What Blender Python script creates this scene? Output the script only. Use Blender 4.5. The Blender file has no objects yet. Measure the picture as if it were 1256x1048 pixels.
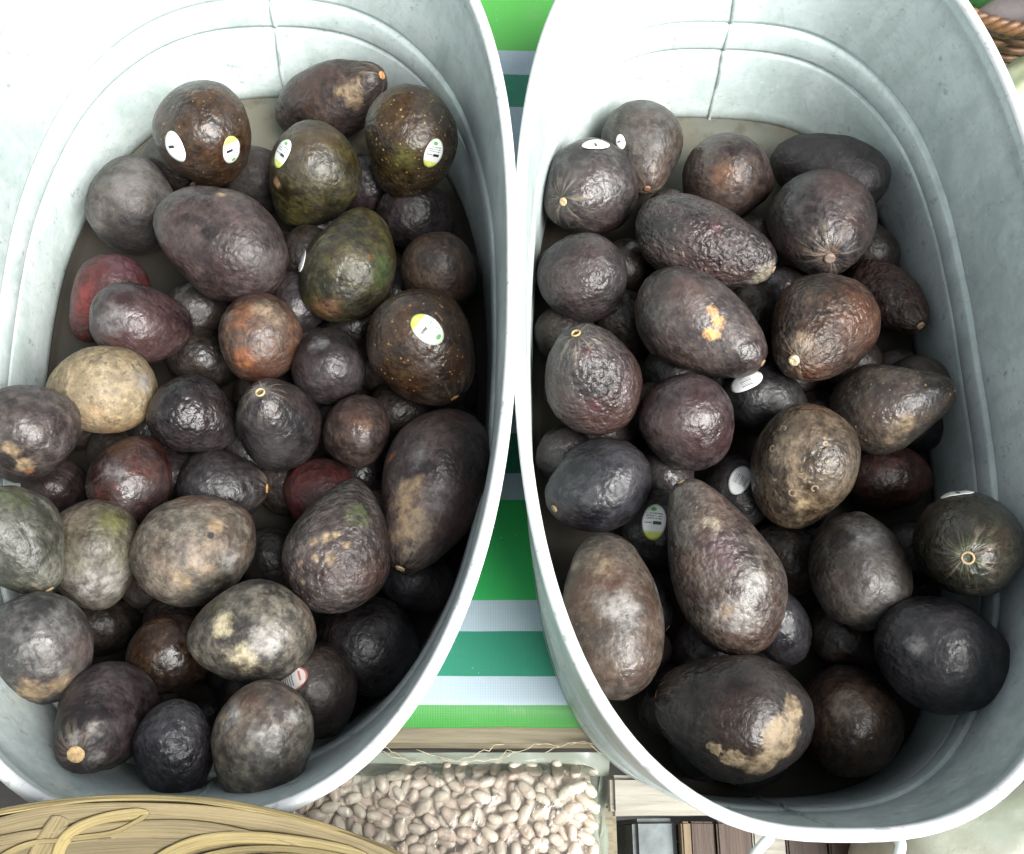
import bpy, bmesh, math, random
import numpy as np
from mathutils import Vector, Matrix
from mathutils.bvhtree import BVHTree

S = bpy.context.scene
COL = S.collection
rad = math.radians
random.seed(7)

# ------------------------------------------------------------------ camera, sky, sun, exposure
CAM_ROT = [[0.999, -0.0114, -0.0428], [-0.0045, 0.935, -0.3545], [0.0441, 0.3544, 0.9341]]
CAM_LOC = [0.0, 0.0, 0.7403]
CAM_LENS = 37.7255

cam = bpy.data.cameras.new('camera')
cam.sensor_fit = 'HORIZONTAL'; cam.sensor_width = 36; cam.lens = CAM_LENS
cam.clip_start = .01; cam.clip_end = 100
camo = bpy.data.objects.new('camera', cam); COL.objects.link(camo)
camo.matrix_world = Matrix.Translation(CAM_LOC) @ Matrix(CAM_ROT).to_4x4()
S.camera = camo

SUN_EL, SUN_AZ = rad(52), rad(130)        # azimuth clockwise from +Y (away from the camera) towards +X
W = bpy.data.worlds.new('World'); S.world = W; W.use_nodes = True
wn = W.node_tree; bg = wn.nodes['Background']
sky = wn.nodes.new('ShaderNodeTexSky'); sky.sky_type = 'NISHITA'; sky.sun_disc = False
sky.sun_elevation = SUN_EL; sky.sun_rotation = SUN_AZ; sky.dust_density = 3.0; sky.ozone_density = 1.0
hs = wn.nodes.new('ShaderNodeHueSaturation'); hs.inputs['Saturation'].default_value = .25      # hazy, overcast sky
wn.links.new(sky.outputs[0], hs.inputs['Color']); wn.links.new(hs.outputs[0], bg.inputs[0]); bg.inputs[1].default_value = .07
sl = bpy.data.lights.new('sun', 'SUN'); sl.energy = 3.4; sl.angle = rad(42); sl.color = (1, .985, .955)
so = bpy.data.objects.new('sun', sl); COL.objects.link(so)
sv = Vector((math.sin(SUN_AZ)*math.cos(SUN_EL), math.cos(SUN_AZ)*math.cos(SUN_EL), math.sin(SUN_EL)))
so.rotation_euler = sv.to_track_quat('Z', 'Y').to_euler()
S.view_settings.view_transform = 'Standard'; S.view_settings.look = 'None'
S.view_settings.exposure = 1.45; S.view_settings.gamma = 1
S.render.engine = 'CYCLES'; S.cycles.max_bounces = 8; S.cycles.use_denoising = True

# ------------------------------------------------------------------ numpy noise
_rs = np.random.RandomState(3)
_perm = _rs.permutation(256); _perm = np.concatenate([_perm, _perm, _perm])
_g = _rs.normal(size=(256, 3)); _g /= np.linalg.norm(_g, axis=1)[:, None]
def perlin(p):
    p = np.asarray(p, float); i = np.floor(p).astype(int); f = p-i; i &= 255
    u = f*f*f*(f*(f*6-15)+10); r = 0
    for dx in (0, 1):
        for dy in (0, 1):
            for dz in (0, 1):
                h = _perm[_perm[_perm[(i[:, 0]+dx) & 255]+((i[:, 1]+dy) & 255)]+((i[:, 2]+dz) & 255)]
                gr = (_g[h]*(f-np.array([dx, dy, dz]))).sum(1)
                w = (u[:, 0] if dx else 1-u[:, 0])*(u[:, 1] if dy else 1-u[:, 1])*(u[:, 2] if dz else 1-u[:, 2])
                r = r+w*gr
    return r

# ------------------------------------------------------------------ mesh helpers
def link(name, me, mat=None, parent=None):
    o = bpy.data.objects.new(name, me); COL.objects.link(o)
    if mat is not None and not me.materials: me.materials.append(mat)
    if parent is not None: o.parent = parent
    return o
def mesh(name, v, f, smooth=True):
    me = bpy.data.meshes.new(name); me.from_pydata([tuple(map(float, x)) for x in v], [], [tuple(int(k) for k in q) for q in f])
    if smooth: me.polygons.foreach_set('use_smooth', [True]*len(me.polygons))
    me.update(); return me
def tag(o, label=None, cat=None, group=None, kind=None):
    if label: o['label'] = label
    if cat: o['category'] = cat
    if group: o['group'] = group
    if kind: o['kind'] = kind
    return o
def empty(name, loc=(0, 0, 0), rz=0):
    o = bpy.data.objects.new(name, None); COL.objects.link(o); o.location = loc; o.rotation_euler.z = rz
    o.empty_display_size = .02; return o
def grid_faces(nr, nc, wrap=True):
    f = []
    for r in range(nr-1):
        for c in range(nc if wrap else nc-1):
            d = (c+1) % nc
            f.append((r*nc+c, r*nc+d, (r+1)*nc+d, (r+1)*nc+c))
    return f
def tube(path, r, seg=10, closed=False, taper=None):
    P = [Vector(p) for p in path]; n = len(P); V = []
    up = Vector((0, 0, 1))
    for i, p in enumerate(P):
        t = (P[(i+1) % n]-P[i-1]) if closed else (P[min(i+1, n-1)]-P[max(i-1, 0)])
        t.normalize(); a = t.cross(up)
        if a.length < 1e-3: a = t.cross(Vector((0, 1, 0)))
        a.normalize(); b = a.cross(t)
        rr = r*(taper(i/(n-1)) if taper else 1)
        for k in range(seg):
            q = 2*math.pi*k/seg; V.append(p+a*math.cos(q)*rr+b*math.sin(q)*rr)
    F = grid_faces(n, seg)
    if closed: F += [((n-1)*seg+c, (n-1)*seg+(c+1) % seg, (c+1) % seg, c) for c in range(seg)]
    else: F += [tuple(range(seg))[::-1], tuple((n-1)*seg+k for k in range(seg))]
    return V, [f[::-1] for f in F]
def box_mesh(name, sx, sy, sz, bev=.002, seg=2, rough=0, cuts=0):
    bm = bmesh.new(); bmesh.ops.create_cube(bm, size=1)
    bmesh.ops.scale(bm, vec=(sx, sy, sz), verts=bm.verts)
    if cuts:
        ax = 0 if sx >= sy else 1
        ed = [e for e in bm.edges if abs((e.verts[0].co-e.verts[1].co)[ax]) > .5*(sx, sy)[ax]]
        bmesh.ops.subdivide_edges(bm, edges=ed, cuts=cuts)
    if bev: bmesh.ops.bevel(bm, geom=[e for e in bm.edges if e.calc_face_angle(0) > .5], offset=bev, segments=seg, affect='EDGES')
    if rough:
        off = np.array([random.random()*50 for _ in range(3)])
        co = np.array([v.co for v in bm.verts]); n = perlin(co*40+off); n2 = perlin(co*40+off+31)
        for v, a, b in zip(bm.verts, n, n2): v.co.z += a*rough; v.co.y += b*rough
    me = bpy.data.meshes.new(name); bm.to_mesh(me); bm.free()
    me.polygons.foreach_set('use_smooth', [True]*len(me.polygons)); me.set_sharp_from_angle(angle=rad(40)); return me

# ------------------------------------------------------------------ node helper
class N:
    def __init__(s, name):
        s.m = bpy.data.materials.new(name); s.m.use_nodes = True; s.t = s.m.node_tree
        s.p = s.t.nodes['Principled BSDF']; s.tc = s.t.nodes.new('ShaderNodeTexCoord').outputs['Object']
    def n(s, typ, ins=(), **kw):
        x = s.t.nodes.new('ShaderNode'+typ)
        for k, v in kw.items(): setattr(x, k, v)
        for k, v in (ins.items() if isinstance(ins, dict) else enumerate(ins)):
            if v is None: continue
            if isinstance(v, bpy.types.NodeSocket): s.t.links.new(v, x.inputs[k])
            else: x.inputs[k].default_value = v
        return x
    def math(s, op, a, b=0, c=0, clamp=False):
        return s.n('Math', (a, b, c), operation=op, use_clamp=clamp).outputs[0]
    def mapr(s, v, a, b, c=0, d=1, it='SMOOTHSTEP'):
        return s.n('MapRange', {'Value': v, 'From Min': a, 'From Max': b, 'To Min': c, 'To Max': d}, interpolation_type=it).outputs[0]
    def mix(s, f, a, b, blend='MIX'):
        x = s.n('Mix', {0: f}, data_type='RGBA', blend_type=blend)
        for k, v in ((6, a), (7, b)):
            if isinstance(v, bpy.types.NodeSocket): s.t.links.new(v, x.inputs[k])
            else: x.inputs[k].default_value = (*v[:3], 1)
        return x.outputs[2]
    def noise(s, scale, detail=3, vec=None, rough=.55, dist=0):
        return s.n('TexNoise', {'Vector': vec or s.tc, 'Scale': scale, 'Detail': detail, 'Roughness': rough, 'Distortion': dist}).outputs[0]
    def vor(s, scale, vec=None, feature='F1', out=0, rnd=1):
        return s.n('TexVoronoi', {'Vector': vec or s.tc, 'Scale': scale, 'Randomness': rnd}, feature=feature).outputs[out]
    def shift(s, vec, loc=(0, 0, 0), scale=(1, 1, 1), rot=(0, 0, 0)):
        return s.n('Mapping', {'Vector': vec, 'Location': loc, 'Scale': scale, 'Rotation': rot}).outputs[0]
    def bump(s, h, strength=.5, dist=.001, normal=None):
        return s.n('Bump', {'Height': h, 'Strength': strength, 'Distance': dist, 'Normal': normal}).outputs[0]
    def set(s, **kw):
        for k, v in kw.items():
            k = k.replace('_', ' ')
            if isinstance(v, bpy.types.NodeSocket): s.t.links.new(v, s.p.inputs[k])
            else: s.p.inputs[k].default_value = (*v[:3], 1) if isinstance(v, tuple) and len(v) == 3 else v
        return s.m
    def sep(s, vec):
        return s.n('SeparateXYZ', (vec,)).outputs

def plain(name, col, rough=.6, var=.25, scale=60, bump=.2, bscale=200, metallic=0):
    q = N(name); n = q.noise(scale, 4)
    q.set(Base_Color=q.mix(q.mapr(n, .3, .7), tuple(c*(1-var) for c in col), tuple(min(1, c*(1+var)) for c in col)),
          Roughness=rough, Metallic=metallic, Normal=q.bump(q.noise(bscale, 3), bump, .001))
    return q.m

def zinc(name, seed, rim=False):
    q = N(name); v = q.shift(q.tc, (seed, seed*.7, 0))
    sp = q.vor(75, q.shift(v, scale=(1, 1, .7)), out=1)          # zinc spangle: one tone per crystal
    sg = q.n('SeparateColor', (sp,)).outputs[0]
    big = q.noise(9, 4, v); fine = q.noise(180, 4, v)
    streak = q.noise(16, 4, q.shift(v, scale=(4, 4, .5)))
    c = q.mix(q.mapr(q.math('ADD', big, q.math('MULTIPLY', q.math('SUBTRACT', q.noise(38, 5, v, .65), .5), .7)), .3, .7), (.42, .505, .485), (.60, .68, .665))
    c = q.mix(q.math('MULTIPLY', sg, .22), c, (.72, .78, .79))
    c = q.mix(q.mapr(q.noise(260, 3, v, .7), .5, .72, 0, .3), c, (.3, .36, .34))
    c = q.mix(q.mapr(streak, .5, .78, 0, .32), c, (.30, .36, .315))
    c = q.mix(q.mapr(fine, .6, .75, 0, .45), c, (.66, .7, .7))
    spots = q.mapr(q.math('ADD', q.noise(95, 5, v, .7), q.math('MULTIPLY', big, .25)), .73, .82)
    c = q.mix(q.math('MULTIPLY', spots, .55), c, (.2, .21, .19))
    scr = q.n('TexVoronoi', {'Vector': q.shift(v, scale=(14, 14, 70), rot=(.3, .5, 0)), 'Scale': 1}, feature='DISTANCE_TO_EDGE').outputs[0]
    c = q.mix(q.mapr(scr, .0, .02, .22, 0), c, (.3, .33, .31))
    if rim:
        ws = q.mapr(q.noise(130, 4, v, .65), .56, .68)
        c = q.mix(q.math('MULTIPLY', ws, .7), (.74, .77, .77), (.38, .42, .4))
    return q.set(Base_Color=c, Metallic=.25, Roughness=q.mapr(fine, .3, .7, .42 if not rim else .34, .6),
                 Normal=q.bump(q.math('ADD', q.noise(30, 3, v), q.math('MULTIPLY', fine, .25)), .18, .002))

# ------------------------------------------------------------------ setting: ground
q = N('concrete'); n = q.noise(3, 6)
q.set(Base_Color=q.mix(q.mapr(n, .3, .7), (.07, .068, .062), (.14, .135, .125)), Roughness=.85, Normal=q.bump(q.noise(60, 5), .4, .005))
g = link('ground', mesh('ground', [(-30, -30, -.78), (30, -30, -.78), (30, 30, -.78), (-30, 30, -.78)], [(0, 1, 2, 3)]), q.m)
tag(g, kind='structure')

# ------------------------------------------------------------------ wooden table with planks
def wood(name, dark, light, along='x', scale=1, rough=.75, grime=(.16, .15, .12)):
    q = N(name); s = (3, 40, 40) if along == 'x' else (40, 3, 40)
    oi = q.n('ObjectInfo').outputs['Random']
    v = q.n('VectorMath', (q.tc, q.n('CombineXYZ', (q.math('MULTIPLY', oi, 9.),)*3).outputs[0]), operation='ADD').outputs[0]
    gr = q.noise(1.5*scale, 6, q.shift(v, scale=s), .65, .6); fi = q.noise(7*scale, 4, q.shift(v, scale=s))
    c = q.mix(q.mapr(gr, .3, .7), dark, light)
    c = q.mix(q.mapr(fi, .55, .75, 0, .6), c, tuple(x*.55 for x in dark))
    c = q.mix(q.mapr(q.noise(25, 5, v), .52, .75, 0, .6), c, grime)
    return q.set(Base_Color=c, Roughness=rough, Normal=q.bump(q.math('ADD', gr, q.math('MULTIPLY', fi, .5)), .5, .0015))
old_wood = wood('weathered_wood', (.10, .085, .055), (.22, .19, .125))
pale_wood = wood('pale_weathered_wood', (.22, .205, .17), (.40, .38, .33), grime=(.17, .155, .125))
brown_wood = wood('brown_wood', (.026, .014, .008), (.07, .037, .020), along='y', rough=.5, grime=(.06, .035, .02))
edge_wood = wood('light_edge_wood', (.13, .095, .055), (.22, .165, .10), along='y')
table = tag(empty('wooden_table'), 'weathered wooden market table under the striped cloth', 'table')
TZ = -.0015
y = .0535
for k in range(8):
    wd = .118
    o = link('plank', box_mesh('plank', 1.7, wd, .022, .003, 2, .0012, 40), old_wood, table)
    o.location = (.04, y+wd/2, TZ-.011); y += wd+.004
o = link('plank', box_mesh('plank', .2, .0255, .02, .003, 2, .0008, 30), pale_wood, table); o.location = (.198, .0235, TZ-.011)
o['label'] = 'narrow pale grey plank along the near edge'
for sx in (-.75, .82):
    for yy in (.1, .95):
        o = link('leg', box_mesh('leg', .05, .05, .745, .004), old_wood, table); o.location = (sx, yy, TZ-.022-.3725)
for sx in (-.62, .7):
    o = link('crossbar', box_mesh('crossbar', .04, 1.0, .05, .003), old_wood, table); o.location = (sx, .515, TZ-.0475)

# striped mesh cloth (flat print: stripes by place across the cloth)
q = N('striped_vinyl')
X, Y, Z = q.sep(q.tc)
G1, G2, TL, WH = (.010, .38, .075), (.045, .25, .04), (.004, .20, .115), (.38, .47, .54)
stops = [(-.1, G2), (.081, WH), (.1, TL), (.1305, WH), (.152, G1), (.225, WH), (.245, TL), (.276, WH), (.297, G1), (.37, WH), (.39, TL), (.42, WH),
         (.442, G1), (.515, WH), (.5658, TL), (.599, WH), (.624, (.085, .42, .065)), (.70, WH), (.72, TL), (.75, WH), (.77, G1), (.84, WH), (.86, TL), (.89, WH), (.91, G1)]
c = None
yw = q.math('ADD', Y, q.math('MULTIPLY', q.math('SUBTRACT', q.noise(12, 2), .5), .0016))
for p, colr in stops:
    c = q.mix(q.math('GREATER_THAN', yw, p), c, colr) if c is not None else q.mix(0, colr, colr)
def weave(ax, pitch): return q.math('ABSOLUTE', q.math('SINE', q.math('MULTIPLY', ax, math.pi/pitch)))
wx, wy = weave(X, .0017), weave(Y, .0017)
w = q.math('MULTIPLY', q.mapr(wx, 0, .45), q.mapr(wy, 0, .3))
c = q.mix(q.mapr(w, 0, 1, .3, 0), c, (.10, .14, .15))
c = q.mix(q.mapr(q.noise(40, 5), .55, .8, 0, .25), c, (.3, .33, .28))
fl = q.math('MULTIPLY', q.mapr(q.noise(420, 2), .68, .74), q.mapr(q.noise(14, 2), .54, .62))
c = q.mix(q.math('MULTIPLY', fl, .8), c, (.6, .66, .64))
vinyl = q.set(Base_Color=c, Roughness=.42, Normal=q.bump(w, .35, .0006))
nx, ny = 60, 50
xs = np.linspace(-.78, .86, nx); ys = np.linspace(.0665, .99, ny)
gx, gy = np.meshgrid(xs, ys); P = np.stack([gx.ravel(), gy.ravel(), 0*gx.ravel()], 1)
hz = .0012*perlin(P*9+4)
hz = np.where(P[:, 1] < .1, hz*.3, hz); P[:, 2] = .0002+np.clip(hz, -.0008, .0008); P[:ny*0+nx, 1] += .0012*perlin(P[:nx]*25)
cloth = link('striped_cloth', mesh('striped_cloth', P, grid_faces(ny, nx, False)), vinyl)
md = cloth.modifiers.new('thickness', 'SOLIDIFY'); md.thickness = .0012; md.offset = -1
tag(cloth, 'green, teal and white striped vinyl mesh cloth on the table under both tubs', 'tablecloth')

# frayed string along the table edge
q = plain('sisal', (.42, .36, .25), .9, .3, 300)
root = None
for k in range(9):
    x0 = -.12+.028*k+random.uniform(-.01, .01); ln = random.uniform(.03, .07); pth = []
    for i in range(14):
        t = i/13; pth.append((x0+ln*t, .0515+.006*math.sin(t*random.uniform(3, 4)+k)-.002*t, .0008+.003*math.sin(t*math.pi)*random.random()))
    V, F = tube(pth, .0003, 5)
    if root is None: root = link('frayed_string', mesh('frayed_string', V, F), q); tag(root, 'wispy frayed string caught along the front table edge', 'string')
    else: link('strand', mesh('strand', V, F), q, root)

# things lower down in front of the table
crate = tag(empty('wooden_crate', (0, 0, -.12)), 'dark brown wooden crate below the right tub with a pale edged slat', 'crate')
for x0, x1, m_, nm in ((.164, .171, edge_wood, 'edge_strip'), (.1715, .1905, brown_wood, 'slat'), (.1912, .217, brown_wood, 'slat'), (.2185, .243, pale_wood, 'slat'), (.2445, .275, brown_wood, 'slat'), (.2765, .31, brown_wood, 'slat')):
    zz = .004 if nm == 'edge_strip' else random.uniform(-.003, .002)
    o = link(nm, box_mesh(nm, x1-x0, .20, .016, .0015, 2, .0006, 12), m_, crate); o.location = ((x0+x1)/2, -.092, zz)
o = link('side_board', box_mesh('side_board', .15, .012, .10, .002), brown_wood, crate); o.location = (.237, .0, -.06)
o = link('side_board', box_mesh('side_board', .15, .012, .10, .002), brown_wood, crate); o.location = (.237, -.18, -.06)
for sx in (.175, .30):
    for sy in (-.014, -.165):
        o = link('leg', box_mesh('leg', .02, .014, .64, .002), brown_wood, crate); o.location = (sx, sy, -.328)
slate_m = plain('slate', (.16, .185, .19), .7, .3, 45, .4, 160)
st = link('stone_block', box_mesh('stone_block', .0335, .075, .66, .004, 3, .0015, 20), slate_m); st.location = (.1462, -.0275, -.45)
tag(st, 'blue grey stone block standing between the bean bag and the brown crate', 'stone')

# ------------------------------------------------------------------ the two galvanised tubs
TUBS = {'L': {'x': -0.1449, 'y': 0.3149, 'a': 0.1702, 'b': 0.309, 'n': 2.5097, 'a2': 0.1594, 'b2': 0.2543, 'n2': 2.3638, 'egg': 0.0503, 'yaw': 0.025, 'pit': -0.0044, 'rl': 0.0009, 'dy2': -0.0036}, 'R': {'x': 0.1946, 'y': 0.3058, 'a': 0.1633, 'b': 0.3059, 'n': 2.5885, 'a2': 0.1455, 'b2': 0.2647, 'n2': 3.0436, 'egg': 0.0024, 'yaw': -0.014, 'pit': 0.0038, 'rl': -0.0005, 'dy2': -0.0192}}
DEPTH, S_OUT, S_IN, ZO = 0.1710, 0.5285, 0.6518, 0.1770

def tub_matrix(t):
    return Matrix.Translation((t['x'], t['y'], ZO)) @ Matrix.Rotation(t['yaw'], 4, 'Z') @ Matrix.Rotation(t['pit'], 4, 'X') @ Matrix.Rotation(t['rl'], 4, 'Y')
def ring(t, s, off, na=200):
    A = t['a']+(t['a2']-t['a'])*s; B = t['b']+(t['b2']-t['b'])*s; n = t['n']+(t['n2']-t['n'])*s
    th = np.linspace(0, 2*math.pi, na, endpoint=False)+math.pi/2
    cx, sy = np.cos(th), np.sin(th)
    k = (np.abs(cx/A)**n+np.abs(sy/B)**n)**(-1/n)
    x, y = k*cx, k*sy
    x = x*(1+t['egg']*y/B)
    # outward normals by finite difference
    dx, dy = np.roll(x, -1)-np.roll(x, 1), np.roll(y, -1)-np.roll(y, 1); l = np.hypot(dx, dy)
    return np.stack([x+off*dy/l, y-off*dx/l+t['dy2']*s, np.full(na, -DEPTH*s)], 1)
def profile():
    g = .0105                                        # groove half width in s
    pts = [(0.0, 0.0), (.035, -.0006), (.05, -.0008), (.06, .0004), (.12, 0), (.2, 0), (.3, 0), (.4, 0), (S_OUT-2.2*g, 0), (S_OUT-g, .0004), (S_OUT-.4*g, .0022), (S_OUT+.4*g, .0022), (S_OUT+g, -.0006), (S_OUT+2.2*g, -.0014),
           ((S_OUT+S_IN)/2, -.0018), (S_IN-2.2*g, -.0014), (S_IN-g, -.0006), (S_IN-.4*g, .0022), (S_IN+.4*g, .0022), (S_IN+g, .0004), (S_IN+2.2*g, 0), (.75, 0), (.85, 0), (.94, 0), (.975, .0003), (.985, .0016), (1, .0016)]
    return pts
def lin(t, s):  # offset of profile at s
    p = profile()
    for (a, b), (c, d) in zip(p, p[1:]):
        if a <= s <= c: return b+(d-b)*(s-a)/(c-a) if c > a else b
    return 0
NA = 200
def build_tub(key, label, seed):
    t = TUBS[key]; M = tub_matrix(t)
    root = empty('metal_tub'); root.matrix_world = M
    tag(root, label, 'tub', 'galvanised oval tubs of avocados')
    zm, rm = zinc('zinc_'+key, seed), zinc('zinc_rim_'+key, seed+3, True)
    R = [ring(t, s, o) for s, o in profile()]
    th = .0013
    R2 = [ring(t, s, o+th) for s, o in reversed(profile())]
    V = np.concatenate(R+R2)
    rs = np.random.RandomState(int(seed*10))
    dent = perlin(V*11+seed*3)*.0016+perlin(V*30+seed)*.0005     # the thin sheet is never quite true
    V[:, 0] += dent*np.sign(V[:, 0])*(np.abs(V[:, 0]) > .05); V[:, 1] += perlin(V*11+9+seed)*.0016
    F = grid_faces(len(R)*2, NA)
    F = [f[::-1] for f in F]
    link('wall', mesh('wall', V, F), zm, root)
    # rolled rim
    c = ring(t, 0, .0012); c[:, 2] += .0012
    c[:, 1] += perlin(c*11+9+seed)*.0012; c[:, 2] += perlin(c*9+seed)*.001
    Vr, Fr = tube(c, .0036, 12, True)
    link('rolled_rim', mesh('rolled_rim', Vr, Fr), rm, root)
    # floor: dished sheet with a raised lip
    fl = [ring(t, 1, .0024)]
    for k, dz in ((.985, -.0006), (.97, .0006), (.955, -.0002), (.9, -.0004), (.7, 0), (.45, .0006), (.2, 0)):
        r = ring(t, 1, 0); cc = r.mean(0); r = cc+(r-cc)*k; r[:, 2] += dz; fl.append(r)
    Vf = np.concatenate(fl+[fl[-1].mean(0)[None]]); nF = len(fl)
    Ff = [f for f in grid_faces(nF, NA)]+[((nF-1)*NA+a, (nF-1)*NA+(a+1) % NA, nF*NA) for a in range(NA)]
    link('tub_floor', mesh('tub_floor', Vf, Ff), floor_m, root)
    # bottom skirt the tub stands on
    sk = [ring(t, 1, .0032), ring(t, 1, .0032)]; sk[1][:, 2] = -ZO+.0012
    link('foot_band', mesh('foot_band', np.concatenate(sk), grid_faces(2, NA)), zm, root)
    # lapped seams at both ends
    for idx in (0, NA//2):
        for side in ((1,)):
            vs = []; prof = [(s, o) for s, o in profile()]
            for j, (s, o) in enumerate(prof):
                r1 = ring(t, s, o-.0002); r2 = ring(t, s, o-.0014); r3 = ring(t, s, o+.0004)
                wob = .25*math.sin(s*23+seed)*(.5 if idx else .3)
                def at(r, a):
                    a += wob; i0 = int(math.floor(a)); f = a-i0; return r[i0 % NA]*(1-f)+r[(i0+1) % NA]*f
                vs += [at(r3, idx-.20), at(r2, idx-.16), at(r2, idx+.08), at(r3, idx+.14)]
            vs = np.array(vs); vs[:, 1] += perlin(vs*11+9+seed)*.0016
            link('seam', mesh('seam', vs, [f[::-1] for f in grid_faces(len(prof), 4, False)], True), seam_m, root)
    return root, t, M
q = N('rusty_tub_floor'); b1 = q.noise(14, 5); b2 = q.noise(60, 5)
c = q.mix(q.mapr(b1, .35, .65), (.115, .12, .10), (.12, .095, .06))
c = q.mix(q.mapr(b2, .5, .7, 0, .6), c, (.06, .05, .032))
X, Y, Z = q.sep(q.tc)
c = q.mix(q.mapr(q.math('ADD', Y, q.math('MULTIPLY', q.noise(22, 4), .07)), .17, .24, .93, 0), c, (.022, .018, .014))      # shade under the pile painted into the floor colour, fading towards the far end
seam_m = plain('dull_solder', (.33, .385, .365), .6, .35, 60, .4, 160)
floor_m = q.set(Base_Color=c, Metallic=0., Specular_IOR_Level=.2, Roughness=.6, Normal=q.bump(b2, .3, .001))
tubL, tL, ML = build_tub('L', 'left galvanised metal oval tub full of avocados, its near end behind the palm basket', 1.7)
tubR, tR, MR = build_tub('R', 'right galvanised metal oval tub of avocados with a wire handle at its near end', 5.3)
# bail handle on the near end of the right tub
pth = [(.162, -.0014, ZO-.034), (.1595, -.003, ZO-.026), (.156, -.0045, ZO-.022), (.1505, -.0095, ZO-.021), (.145, -.018, ZO-.022), (.141, -.032, ZO-.028), (.146, -.046, ZO-.036), (.163, -.054, ZO-.042), (.182, -.056, ZO-.044),
       (.203, -.054, ZO-.042), (.216, -.045, ZO-.036), (.2205, -.03, ZO-.028), (.2225, -.016, ZO-.022), (.2265, -.008, ZO-.021), (.228, -.0042, ZO-.025), (.2275, -.0014, ZO-.034)]
def smooth_path(p, it=2):
    p = [Vector(x) for x in p]
    for _ in range(it):
        qn = [p[0]]
        for a, b in zip(p, p[1:]): qn += [a*.75+b*.25, a*.25+b*.75]
        p = qn+[p[-1]]
    return p
V, F = tube(smooth_path(pth), .0028, 10)
hm = zinc('zinc_wire', 9.1, True)
h = link('handle', mesh('handle', V, F), hm); h.parent = tubR; h.matrix_parent_inverse = MR.inverted()

# ------------------------------------------------------------------ avocados
COLS = {'tan': (.215, .155, .092), 'tan2': (.19, .165, .12), 'curl': (.27, .2, .13), 'olive2': (.06, .072, .03), 'ltan': (.27, .16, .085), 'ltan2': (.21, .155, .105), 'ltan3': (.13, .105, .08), 'dark': (.012, .01, .01), 'grey': (.12, .115, .115), 'grey2': (.25, .24, .225),
        'olive': (.07, .068, .02), 'green': (.032, .052, .018), 'brown': (.10, .052, .028), 'rust': (.20, .075, .03), 'orange': (.50, .27, .10), 'cream': (.34, .30, .2), 'crust': (.25, .19, .12),
        'maroon': (.05, .014, .016), 'plum': (.05, .024, .03), 'red': (.15, .020, .018)}
PRE = {'N': ((.022, .013, .009), (.075, .045, .028)), 'K': ((.010, .009, .012), (.036, .030, .034)), 'B': ((.011, .012, .018), (.042, .042, .055)), 'P': ((.020, .013, .017), (.075, .055, .064)),
       'G': ((.045, .038, .036), (.13, .118, .112)), 'O': ((.022, .020, .008), (.075, .07, .026)), 'T': ((.32, .25, .155), (.42, .34, .21)), 'R': ((.030, .008, .008), (.105, .02, .018)),
       'M': ((.024, .009, .008), (.085, .027, .02)), 'A': ((.075, .068, .060), (.24, .215, .18))}
SPEC = {'NB': ((.024, .013, .007), (.075, .042, .02)), 'NO': ((.020, .013, .006), (.07, .05, .018)), 'NP': ((.026, .016, .016), (.085, .056, .048)), 'GN': ((.040, .035, .032), (.10, .09, .082)), 'PB': ((.034, .022, .025), (.095, .068, .068)),
        'KP': ((.014, .010, .013), (.048, .035, .040)), 'KN': ((.014, .011, .009), (.042, .032, .027)), 'KB': ((.008, .009, .011), (.028, .028, .031)), 'GP': ((.040, .030, .032), (.115, .096, .095)), 'GG': ((.055, .058, .046), (.15, .155, .135)),
        'GO': ((.07, .062, .04), (.165, .155, .12)), 'GR': ((.045, .028, .020), (.13, .075, .05)), 'GB': ((.045, .046, .05), (.15, .15, .155)), 'GB2': ((.032, .026, .022), (.105, .088, .072)), 'PG': ((.024, .018, .021), (.085, .070, .075)),
        'GT': ((.05, .036, .024), (.17, .13, .09)), 'GT2': ((.05, .040, .034), (.15, .125, .105)), 'A2': ((.045, .042, .04), (.21, .195, .165)), 'N2': ((.03, .017, .013), (.12, .075, .052)), 'K2': ((.012, .010, .009), (.04, .033, .032)), 'KG': ((.014, .013, .009), (.042, .042, .028)),
        'GP2': ((.034, .022, .022), (.13, .112, .10))}
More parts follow.
